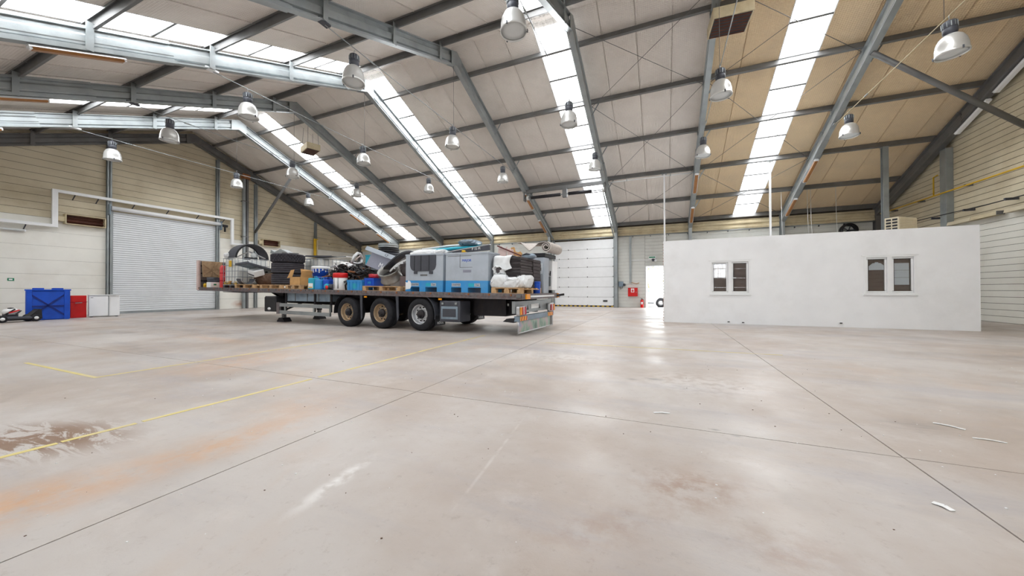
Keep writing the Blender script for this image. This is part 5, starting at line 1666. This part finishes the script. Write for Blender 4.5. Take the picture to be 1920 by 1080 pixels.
# tilted wheel rims
M['dullrim'] = mat('dull_grey_rim', (164, 162, 158), .45, .35, .2, 6, dirt=(110, 100, 92), dirt_amt=.5, dirt_scale=5)
def rim_obj(x, y, dz, label, axis, sc=1):
    o = cg('wheel_rim', label, 'wheel rim', x, y, dz, 0)
    q = Vector(axis).to_track_quat('Z', 'Y').to_matrix().to_4x4()
    o.matrix_world = o.matrix_world @ q @ Matrix.Diagonal((sc, sc, sc, 1))
    obj('barrel', MB().lathe([(.29, 0), (.30, .015), (.275, .04), (.265, .09), (.25, .13), (.25, .2), (.265, .25), (.29, .28), (.29, .3), (.27, .3), (.235, .22), (.235, .1), (.26, .03), (.29, 0)], 36), M['dullrim'], o)
    obj('disc', MB().lathe([(.10, .04), (.2, .05), (.238, .09), (.238, .11), (.2, .07), (.10, .06), (.10, .04)], 30), M['scrap'], o)
    hh_ = MB()
    for q in range(8):
        a = q*math.pi/4
        hh_.lathe([(0, 0), (.02, 0), (.02, .004), (0, .004)], 8, Matrix.Translation((.15*math.cos(a), .15*math.sin(a), .066)))
    obj('bolt_holes', hh_, M['black'], o)
    return o
rim_obj(9.84, .42, PT+.21, 'dull silver truck wheel rim tilted on its pallet', (.12, -.6, .78), 1.05)
# brown box, black sacks, fender
o = cg('brown_carton', 'greyish brown carton between the rims and grey bin', 'box', 10.25, .3, PT)
M['taupe'] = mat('taupe_cardboard', (118, 104, 104), .8, 0, .1)
obj('carton', MB().box(0, .44, 0, .5, 0, .28), M['taupe'], o, .008)
obj('tape', MB().box(.2, .26, -.002, 0, 0, .28), M['brownboard'], o)
sack_obj('dark_sack', 'dark slumped sack on the greyish brown carton', 'sack', 10.44, .56, PT+.282, (.26, .28, .24), 31, M['foam'], 0,
         lambda o: obj('tie', MB().lathe([(.02, 0), (.06, .05), (.02, .08)], 8, Matrix.Translation((0, 0, .38))), M['black'], o))
o = cg('black_fender', 'black curved plastic fender resting on the grey bin edge', 'car part', 10.25, .2, .55, 0)
fp_ = []
for k in range(13):
    t = k/12
    fp_.append((-.45+1.0*t, .12+.44*math.sin(t*1.75)))
fp2 = [(x+.02, z-.06-.02*math.sin(i/12*3.1)) for i, (x, z) in enumerate(fp_)]
obj('fender', MB().prism(fp_+fp2[::-1], -.06, .16, 'Y'), M['darkgrey'], o)
obj('inner_lip', MB().tube([(x+.01, -.06, z-.05) for x, z in fp_], .018, 6), M['black'], o)
o = cg('white_fringe', 'frayed white rope strip under the black fender', 'rope', 10.25, .16, .5, 0)
obj('rope', MB().tube([(-.22, 0, .05), (-.1, .0, .16), (.05, 0, .25), (.2, .0, .31), (.36, 0, .36)], .022, 8), M['fabric'], o)
fr_ = MB()
random.seed(3)
for q in range(16): fr_.bar((-.2+q*.036, 0, .07+.02*q), (-.2+q*.036+random.uniform(-.03, .03), -.012, .04+.02*q+random.uniform(-.02, .02)), random.uniform(.02, .04), .015)
obj('fringe', fr_, M['fabric'], o)

# ---- grey pallet bins
def bin_(x, label, flap):
    o = cg('pallet_bin', label, 'bin', x, .02, 0, 0, 'grey bins with blue bases')
    L, W, H, b0 = 1.22, 1.0, .98, .30
    base = MB()
    for a, c in ((0, .17), (.47, .66), (1.03, L)): base.box(a, c, 0, W, 0, b0)
    base.box(.17, .47, 0, W, .13, b0); base.box(.66, 1.03, 0, W, .13, b0)
    bo = obj('base', base, M['skyblue'], o)
    for i, (a, c) in enumerate(((.19, .45), (.68, 1.01))):
        pl_ = obj('badge_plate', MB().box(a, c, -.006, 0, .155, .235), M['greybox'] if i == 0 else M['cyan'], bo)
        if i: obj('badge_field', MB().box((a+c)/2, c, -.0062, -.006, .155, .235), M['greybox'], pl_)
        text('badge_lettering', ['CRAEMER', 'Tex'][i], .056 if i == 0 else .062, M['darkgrey'], pl_, Matrix.Translation(((a+c)/2 if i == 0 else c-.08, -.0065, .195)) @ Matrix.Rotation(math.radians(90), 4, 'X'))
    bd = MB()
    bd.box(0, L, 0, .03, b0, H); bd.box(0, L, W-.03, W, b0, H); bd.box(0, .03, .03, W-.03, b0, H); bd.box(L-.03, L, .03, W-.03, b0, H); bd.box(.03, L-.03, .03, W-.03, b0, b0+.02)
    bdo = obj('body', bd, M['greybox'], o)
    obj('rim', MB().box(-.012, L+.012, -.012, .03, H-.035, H+.01).box(-.012, .03, .03, W, H-.035, H+.01).box(L-.03, L+.012, .03, W, H-.035, H+.01), M['greybox'], o, .006)
    if flap:
        pts = [(.16, H-.02), (.16, .70), (.175, .64), (.20, .595), (.25, .56), (.32, .54), (.84, .54), (.91, .56), (.96, .595), (.985, .64), (1.0, .70), (1.0, H-.02)]
        fo_ = obj('loading_flap', MB().prism(pts, -.016, 0, 'Y'), M['darkgrey'], o)
        for a in (.30, .52, .78): obj('rib', MB().box(a, a+.012, -.024, -.016, .56, H-.03), M['black'], fo_)
        for a in (.30, .80): obj('hinge', MB().box(a, a+.1, -.03, 0, .47, .54), M['darkgrey'], o)
        obj('card_slot', MB().box(.50, .72, -.008, 0, .42, .46), M['galv_dark'], o)
        sp_ = obj('white_splash', MB().prism([(.0, .06), (.16, .08), (.2, .16), (.17, .27), (.1, .30), (.06, .24), (0, .26)], -.004, 0, 'Y'), M['plastic_white'], o)
    else:
        obj('panel_line', MB().box(.42, .43, -.004, 0, .62, .94).box(.06, .75, -.004, 0, .90, .91).box(.42, .78, -.004, 0, .62, .63), M['galv_dark'], o)
        text('bin_lettering', 'MAJOR', .085, M['blue'], o, Matrix.Translation((.62, -.002, .79)) @ Matrix.Rotation(math.radians(90), 4, 'X'))
        obj('card_slot', MB().box(.52, .75, -.008, 0, .50, .56), M['slate'], o)
    return o
bin_(10.72, 'grey pallet bin with dark open flap and blue base', True)
bin_(12.02, 'grey closed pallet bin with blue lettering and blue base', False)
BH = .992
sack_obj('white_film', 'crumpled white film bulging over the flap of the bin', 'plastic film', 11.2, .4, BH-.1, (.42, .3, .15), 41, M['fabric'], 0, lambda o: obj('crease', MB().tube([(-.3, -.2, .14), (0, -.26, .2), (.3, -.2, .16)], .02, 6), M['fabric'], o), .2)
sack_obj('white_film', 'white film bundle at the right corner of the flap bin', 'plastic film', 11.75, .3, BH-.04, (.16, .2, .1), 43, M['fabric'], 0, lambda o: obj('crease', MB().tube([(-.1, -.15, .1), (.1, -.16, .1)], .02, 6), M['fabric'], o), .2)
o = cg('turquoise_board', 'long turquoise tapered board lying over the bins', 'board', 11.9, .45, BH+.12, 2, None, (0, -2.5, 0))
def kay(u, v):
    w = .16*min(1, 4*u, 4*(1-u))**.6+.01
    return ((u-.5)*2.2, (v-.5)*2*w, .05*math.cos((v-.5)*math.pi)+.03*math.sin(math.pi*u))
obj('board', MB().grid(kay, 24, 8, .05), M['cyan'], o)
obj('white_band', MB().tube([(-.9, -.05, .09), (0, -.06, .115), (.9, -.05, .09)], .02, 6), M['plastic_white'], o)
sack_obj('film_bundle', 'turquoise and black crumpled bundle on the turquoise board', 'plastic film', 12.45, .5, BH+.22, (.26, .2, .09), 47, M['steelblue'], 0, lambda o: obj('strap', MB().tube([(-.1, -.2, .02), (-.1, -.1, .15), (-.1, .1, .15), (-.1, .2, .02)], .015, 6), M['black'], o), .22)
o = cg('sign_board', 'dark sloping sign board with pale letters on closed bin', 'sign', 12.66, .12, BH+.02, 0, None, (0, -3, 0))
obj('board', MB().prism([(-.5, 0), (.56, 0), (.56, .12), (-.5, .05)], 0, .06, 'Y'), M['darkgrey'], o)
obj('top_edge', MB().bar((-.62, .03, .055), (.58, .03, .13), .07, .02), M['silver'], o)
text('sign_lettering', 'P 15 M', .085, M['plastic_white'], o, Matrix.Translation((.2, -.002, .055)) @ Matrix.Rotation(math.radians(90), 4, 'X'))
o = cg('bottle_top', 'small yellow cap lying on the rim of the closed bin', 'cap', 12.55, .04, BH)
obj('cap', MB().lathe([(0, 0), (.05, 0), (.045, .05), (0, .055)], 14), M['yellow'], o)
obj('tab', MB().box(.04, .09, -.012, .012, 0, .012), M['yellow'], o)

# ---- tail end load
FM = M['foam']
for i in range(11):
    o = cg('foam_mat', 'charcoal foam mat, number %s from the bottom of the draped stack' % ['one', 'two', 'three', 'four', 'five', 'six', 'seven', 'eight', 'nine', 'ten', 'eleven'][i], 'mat', 13.38, .22, PT+i*.066, (i*37 % 5)-2, 'stacked foam mats')
    def fm(u, v): return (u*.62, v*.7, .06+.004*math.sin(9*u+i))
    obj('mat', MB().box(0, .62, 0, .72, 0, .064), FM, o, .018)
    obj('edge_piping', MB().tube([(.0, -.004, .032), (.62, -.004, .032)], .007, 5), M['black'], o)
for i in range(8):
    o = cg('foam_mat', 'charcoal foam mat, %s layer of the pile by the cabinet' % ['first', 'second', 'third', 'fourth', 'fifth', 'sixth', 'seventh', 'topmost'][i], 'mat', 13.72, .98, i*.1+.15 if False else PT+i*.09, (i*31 % 5)-2, 'piled foam mats')
    obj('mat', MB().box(-.3, .3, -.02, .5, 0, .088), FM, o, .02)
    obj('edge_piping', MB().tube([(-.3, -.024, .044), (.3, -.024, .044)], .007, 5), M['black'], o)
# draped sheet
o = cg('white_sheet', 'white fabric sheet draped over the foam mat stack', 'sheet', 13.36, .2, PT+.73, 0)
def dr1(u, v):
    # u across x, v from the top rear over the edge and down the front
    s = v*1.15
    x = -.03+u*.46+.02*math.sin(7*v)
    if s < .45: return (x, .42-s, .012+.01*math.sin(9*u))
    t = s-.45
    return (x+.02*math.sin(5*t+3*u), -.045-.02*math.sin(9*u+2*t), .0-t*(.62-.22*u))
obj('sheet', MB().grid(dr1, 16, 24, .008), M['fabric'], o)
obj('hem', MB().tube([(-.03+.46*k/10, -.05-.02*math.sin(.9*k), -.7*(.62-.22*k/10)) for k in range(11)], .012, 6), M['fabric'], o)
tie = lambda o: obj('folded_hem', MB().tube([(-.2, -.1, .1), (-.08, -.14, .2), (.06, -.13, .17), (.18, -.1, .22)], .014, 6), M['fabric'], o)
sack_obj('white_sack', 'plump white sack at the tail, the leftmost of three', 'sack', 13.52, .13, PT, (.22, .13, .19), 51, M['fabric'], 0, tie, .16, 'white sacks at the tail')
sack_obj('white_sack', 'white knotted sack in the middle front of the tail', 'sack', 13.85, .14, PT, (.2, .13, .15), 57, M['fabric'], 0, tie, .18, 'white sacks at the tail')
sack_obj('white_sack', 'white sack slumped beside the blue drum at the tail', 'sack', 13.99, .5, PT, (.13, .3, .19), 61, M['fabric'], 0, tie, .15, 'white sacks at the tail')
o = cg('black_bag_mouth', 'small black-mouthed white roll above the leftmost sack', 'bag', 13.46, .12, PT+.32, 0)
def rl(u, v):
    a = u*2*math.pi
    r_ = .085+.02*math.sin(3*a+4*v)+.012*math.sin(7*a)
    return (r_*1.2*math.cos(a)+.05*v, -.05+.16*v, .09+r_*math.sin(a)-.03*v)
obj('roll', MB().grid(rl, 28, 8, .012), M['fabric'], o)
obj('dark_filling', MB().tube([(0, -.01, .09), (.03, .09, .08)], .07, 12), M['foam'], o)
# broken boards
for i, (x, y, dz, w, h, rz, tl, mt) in enumerate(((13.2, .58, 0.0, .22, .30, 5, 6, 'pinkpost'), (13.46, .62, 0, .17, .22, -8, -4, 'pinkpost'), (13.68, .6, 0, .16, .16, 10, 6, 'card'), (13.56, .74, 0, .1, .30, 20, -14, 'card'))):
    o = cg('broken_board', ['pink torn board nearest the closed bin', 'pink broken board in the middle of the broken boards', 'tan broken board nearest the rolled carpet', 'tall tan splinter behind the pink boards'][i], 'board', x, y, PT+.735, rz, 'broken boards on the foam stack', (0, tl, 0))
    random.seed(i+70)
    pts = [(0, 0), (w, 0)]+[(w*(1-k/6), h*(.75+.3*random.random())) for k in range(7)]
    obj('board', MB().prism(pts, 0, .04, 'Y'), M[mt], o)
    obj('broken_core', MB().prism([(p[0]*.9+.01, p[1]*.55) for p in pts], .04, .05, 'Y'), M['brownboard'], o)
o = cg('timber_lath', 'dark slanting lath lying across the broken boards', 'lath', 13.22, .54, PT+1.02, 0, None, (0, 22, 0))
obj('lath', MB().box(0, .7, -.02, .02, 0, .03), M['maroon'], o)
obj('nail', MB().tube([(.58, 0, .02), (.58, 0, .06)], .004, 5), M['galv'], o)
# cabinets, drum and carpet
o = cg('grey_cabinet', 'grey metal cabinet with a white notice at the tail', 'cabinet', 13.62, 1.52, 0)
obj('carcass', MB().box(0, .46, 0, .38, 0, .96), M['greybox'], o, .008)
d_ = obj('door', MB().box(.015, .445, -.014, 0, .03, .93), M['greybox'], o)
obj('notice', MB().box(.14, .42, -.018, -.014, .52, .80), M['paper'], d_)
for z in (.72, .66, .62): obj('notice_print', MB().box(.18, .37, -.0195, -.018, z, z+.02), M['redlens'] if z > .7 else M['steelblue'], d_)
obj('handle', MB().cbox((.05, -.025, .5), (.02, .02, .12)), M['galv'], d_)
o = cg('blue_drum', 'small deep blue drum beside the tail cabinets', 'drum', 14.03, 1.12, 0)
obj('drum', MB().lathe([(0, 0), (.095, 0), (.1, .01), (.1, .29), (.09, .31), (0, .31)], 20), M['blue'], o)
obj('lid', MB().lathe([(.103, .27), (.106, .27), (.106, .30), (.103, .30)], 20), M['blue'], o)
o = cg('white_cabinet', 'tall white cabinet at the far tail corner', 'cabinet', 13.8, 2.02, 0)
obj('carcass', MB().box(0, .34, 0, .42, .09, .90), M['plastic_white'], o, .01)
d_ = obj('door', MB().box(.01, .33, -.012, 0, .12, .88), M['plastic_white'], o)
obj('handle', MB().cbox((.29, -.02, .55), (.02, .02, .14)), M['black'], d_)
obj('vent_panel', MB().box(.14, .3, -.016, -.012, .2, .46), M['galv'], d_)
obj('screen', MB().box(.12, .2, -.016, -.012, .58, .68), M['darkgrey'], d_)
obj('cable', MB().tube([(.2, -.016, .85), (.22, -.03, .6), (.27, -.03, .5), (.28, -.02, .58)], .008, 6), M['black'], o)
for x_ in (.02, .2): obj('caster', MB().box(x_, x_+.12, .02, .12, 0, .09), M['black'], o, .02)
o = cg('dark_case', 'flat black case under the rolled carpet', 'case', 13.62, 1.5, .97)
obj('case', MB().box(0, .5, 0, .9, 0, .10), M['black'], o, .01)
obj('red_edge', MB().box(-.004, .0, .02, .3, .02, .08), M['redlens'], o)
o = cg('carpet_roll', 'grey carpet rolled at one side on top of the cabinets', 'carpet', 13.97, 1.44, 1.075)
M['carpet'] = mat('grey_carpet', (196, 188, 182), .95, 0, .12, 20, .4, 120)
sp = []
for k in range(61):
    a = k/60*2.2*2*math.pi
    r_ = .055+.095*k/60
    sp.append((.2+r_*math.cos(a), .15+r_*math.sin(a)))
sp_o = sp
sp_i = [(.2+(q[0]-.2)*(1-.02/max(.01, math.hypot(q[0]-.2, q[1]-.15))), .15+(q[1]-.15)*(1-.02/max(.01, math.hypot(q[0]-.2, q[1]-.15)))) for q in sp]
for k in range(60):
    pass
mbc = MB()
n_ = len(sp_o)
v_ = [(x, 0, z) for x, z in sp_o]+[(x, 0, z) for x, z in sp_i]+[(x, .95, z) for x, z in sp_o]+[(x, .95, z) for x, z in sp_i]
f_ = []
for k in range(n_-1):
    f_ += [(k, k+1, n_+k+1, n_+k), (2*n_+k, 3*n_+k, 3*n_+k+1, 2*n_+k+1), (k, 2*n_+k, 2*n_+k+1, k+1), (n_+k, n_+k+1, 3*n_+k+1, 3*n_+k)]
mbc.raw(v_, f_)
obj('rolled_part', mbc, M['carpet'], o)
def fl1(u, v):
    x = -.62+u*.82
    y = v*.95
    dr = max(0, .32-abs(u-.45))*max(0, .3-v)*2.6
    return (x, y-.02, .29-dr+.01*math.sin(6*u))
obj('flat_part', MB().grid(fl1, 16, 14, .015), M['carpet'], o)
o = cg('teal_cloth', 'dark teal cloth bundle left of the carpet', 'cloth', 13.98, .75, PT+.71)
obj('bundle', sack(MB(), (0, 0, .06), (.16, .14, .08), 77, 10, .2), M['steelblue'], o)
obj('fold', MB().tube([(-.12, -.1, .08), (.0, -.14, .12), (.12, -.08, .08)], .02, 6), M['darkgrey'], o)

# =================================================================== THINGS ON THE FLOOR
# blue ribbed container, red chest, white fridge against the left gable
M['bluedark'] = mat('dark_blue_plastic', (14, 40, 120), .5, 0, .1)
o = empty('blue_container', (-21.42, 4.88, 0), (0, 0, math.radians(-13)))
tag(o, 'big blue ribbed plastic container on the floor at left', 'container')
obj('shell', MB().box(-.9, 0, 0, 1.03, .0, 1.12), M['blue'], o, .04)
for (a, b) in (((.12, .95), (.9, .16)), ((.12, .16), (.9, .95)), ((.1, .52), (.92, .52))):
    obj('rib', MB().bar((.0, a[0], a[1]), (.0, b[0], b[1]), .05, .05, (1, 0, 0)), M['bluedark'], o)
for y in (.02, .88): obj('corner_column', MB().box(-.02, .035, y, y+.13, 0, 1.12), M['blue'], o, .015)
obj('top_rim', MB().box(-.92, .04, -.02, 1.05, 1.1, 1.15), M['blue'], o, .01)
for y in (.15, .6): obj('lid_bulge', MB().box(-.8, -.1, y, y+.27, 1.15, 1.2), M['blue'], o, .015)
o = empty('red_chest', (-21.8, 6.06, 0))
tag(o, 'plain red metal chest between blue container and fridge', 'chest')
obj('body', MB().box(-.5, 0, 0, .43, 0, .9), M['red'], o, .01)
obj('lid', MB().box(-.51, .012, -.01, .44, .62, .64), M['redlens'], o)
obj('handle', MB().bar((.02, .12, .60), (.02, .3, .61), .02, .025), M['galv'], o)
o = empty('fridge', (-21.72, 6.52, 0), (0, 0, math.radians(-14)))
tag(o, 'small white fridge standing in front of the roller shutter', 'fridge')
obj('cabinet', MB().box(-.52, 0, .0, .86, .03, .9), M['plastic_white'], o, .012)
obj('door', MB().box(0, .05, .01, .53, .05, .86), M['plastic_white'], o, .012)
obj('hinge_strip', MB().box(.0, .03, .535, .555, .05, .88), M['galv'], o)
obj('worktop', MB().box(-.53, .055, -.005, .865, .9, .925), M['plastic_white'], o, .006)
obj('foot', MB().box(-.45, -.38, .05, .12, 0, .03), M['black'], o)
obj('foot', MB().box(-.06, 0, .05, .12, 0, .03), M['black'], o)
obj('foot', MB().box(-.06, 0, .74, .81, 0, .03), M['black'], o)
obj('foot', MB().box(-.45, -.38, .74, .81, 0, .03), M['black'], o)
obj('badge', MB().box(.05, .053, .05, .12, .80, .82), M['darkgrey'], o)
# kart
o = empty('go_kart', (-20.85, 4.6, 0), (0, 0, math.radians(8)))
tag(o, 'low black kart with red and white engine cover on floor', 'kart')
obj('chassis_rail', MB().tube([(.12, -.5, .12), (.16, -.2, .16), (.16, .2, .14), (.12, .42, .1)], .05, 10), M['darkgrey'], o)
obj('chassis_rail', MB().tube([(-.3, -.4, .12), (-.3, .4, .12)], .03, 8), M['black'], o)
obj('floor_tray', MB().box(-.3, .12, -.35, .3, .06, .1), M['black'], o)
obj('engine_block', MB().box(-.2, .05, -.28, .0, .1, .34), M['darkgrey'], o, .03)
obj('engine_cover', sack(MB(), (-.06, -.14, .36), (.15, .16, .13), 88, 14, .12), M['plastic_white'], o)
obj('red_flash', MB().bar((.12, -.24, .33), (.13, -.02, .42), .03, .08, (1, 0, 0)), M['red'], o)
obj('black_flash', MB().bar((.08, -.3, .28), (.1, -.1, .46), .03, .05, (1, 0, 0)), M['black'], o)
obj('black_flash', MB().bar((.1, -.08, .28), (.1, .03, .4), .03, .06, (1, 0, 0)), M['darkgrey'], o)
obj('fuel_cap', MB().lathe([(0, 0), (.06, 0), (.07, .05), (0, .06)], 12, Matrix.Translation((-.06, -.14, .45))), M['black'], o)
obj('seat', MB().prism([(.12, .08), (.52, .08), (.5, .42), (.44, .44)], -.2, .1, 'X'), M['black'], o)
for x, y in ((.14, -.4), (.14, .34), (-.32, -.4), (-.32, .34)):
    w = obj('wheel', MB().lathe([(.05, 0), (.11, 0), (.125, .02), (.125, .1), (.11, .12), (.05, .12)], 18, Matrix.Translation((x-.06, y, .125)) @ Matrix.Rotation(math.radians(90), 4, 'Y')), M['rubber'], o)
    obj('hub', MB().lathe([(0, .0), (.055, .01), (.055, .125), (0, .13)], 12, Matrix.Translation((x-.06, y, .125)) @ Matrix.Rotation(math.radians(90), 4, 'Y')), M['plastic_white'], w)
# paper scraps and chips lying about
for i, (x, y, l_, w_, a, lab) in enumerate(((-.02, 3.28, .13, .018, 15, 'thin white strip lying left of the floor joint crossing'), (2.0, 3.81, .16, .02, -40, 'white strip lying beyond the floor joint crossing'), (2.07, 3.56, .15, .014, -12, 'curled pale strip lying right of the floor joint crossing'), (1.23, 2.39, .07, .03, -55, 'small white paper scrap beside the long floor joint'))):
    mb = MB().bar((-l_/2, 0, .004), (0, .008, .007), w_, .003).bar((0, .008, .007), (l_/2, 0, .004), w_*.9, .003)
    tag(obj('paper_scrap', mb, M['plastic_white'], None, 0, (x, y, 0), (0, 0, math.radians(a))), lab, 'paper', 'paper scraps on the floor')
random.seed(5)
mb, mb2 = MB(), MB()
for q in range(420):
    x, y = random.uniform(-6, 4.5), random.uniform(.5, 7)
    s = random.uniform(.0015, .005)
    R = Matrix.Translation((x, y, s*.25)) @ Matrix.Rotation(random.random()*6, 4, 'Z')
    (mb if q % 3 else mb2).box(-s, s, -s*.7, s*.7, -s*.25, s*.4, R)
o = empty('debris')
tag(o, 'tiny pale and dark chips strewn across the concrete floor', 'debris', None, 'stuff')
obj('pale_chips', mb, M['plastic_white'], o)['kind'] = 'stuff'
obj('dark_chips', mb2, M['brownboard'], o)['kind'] = 'stuff'
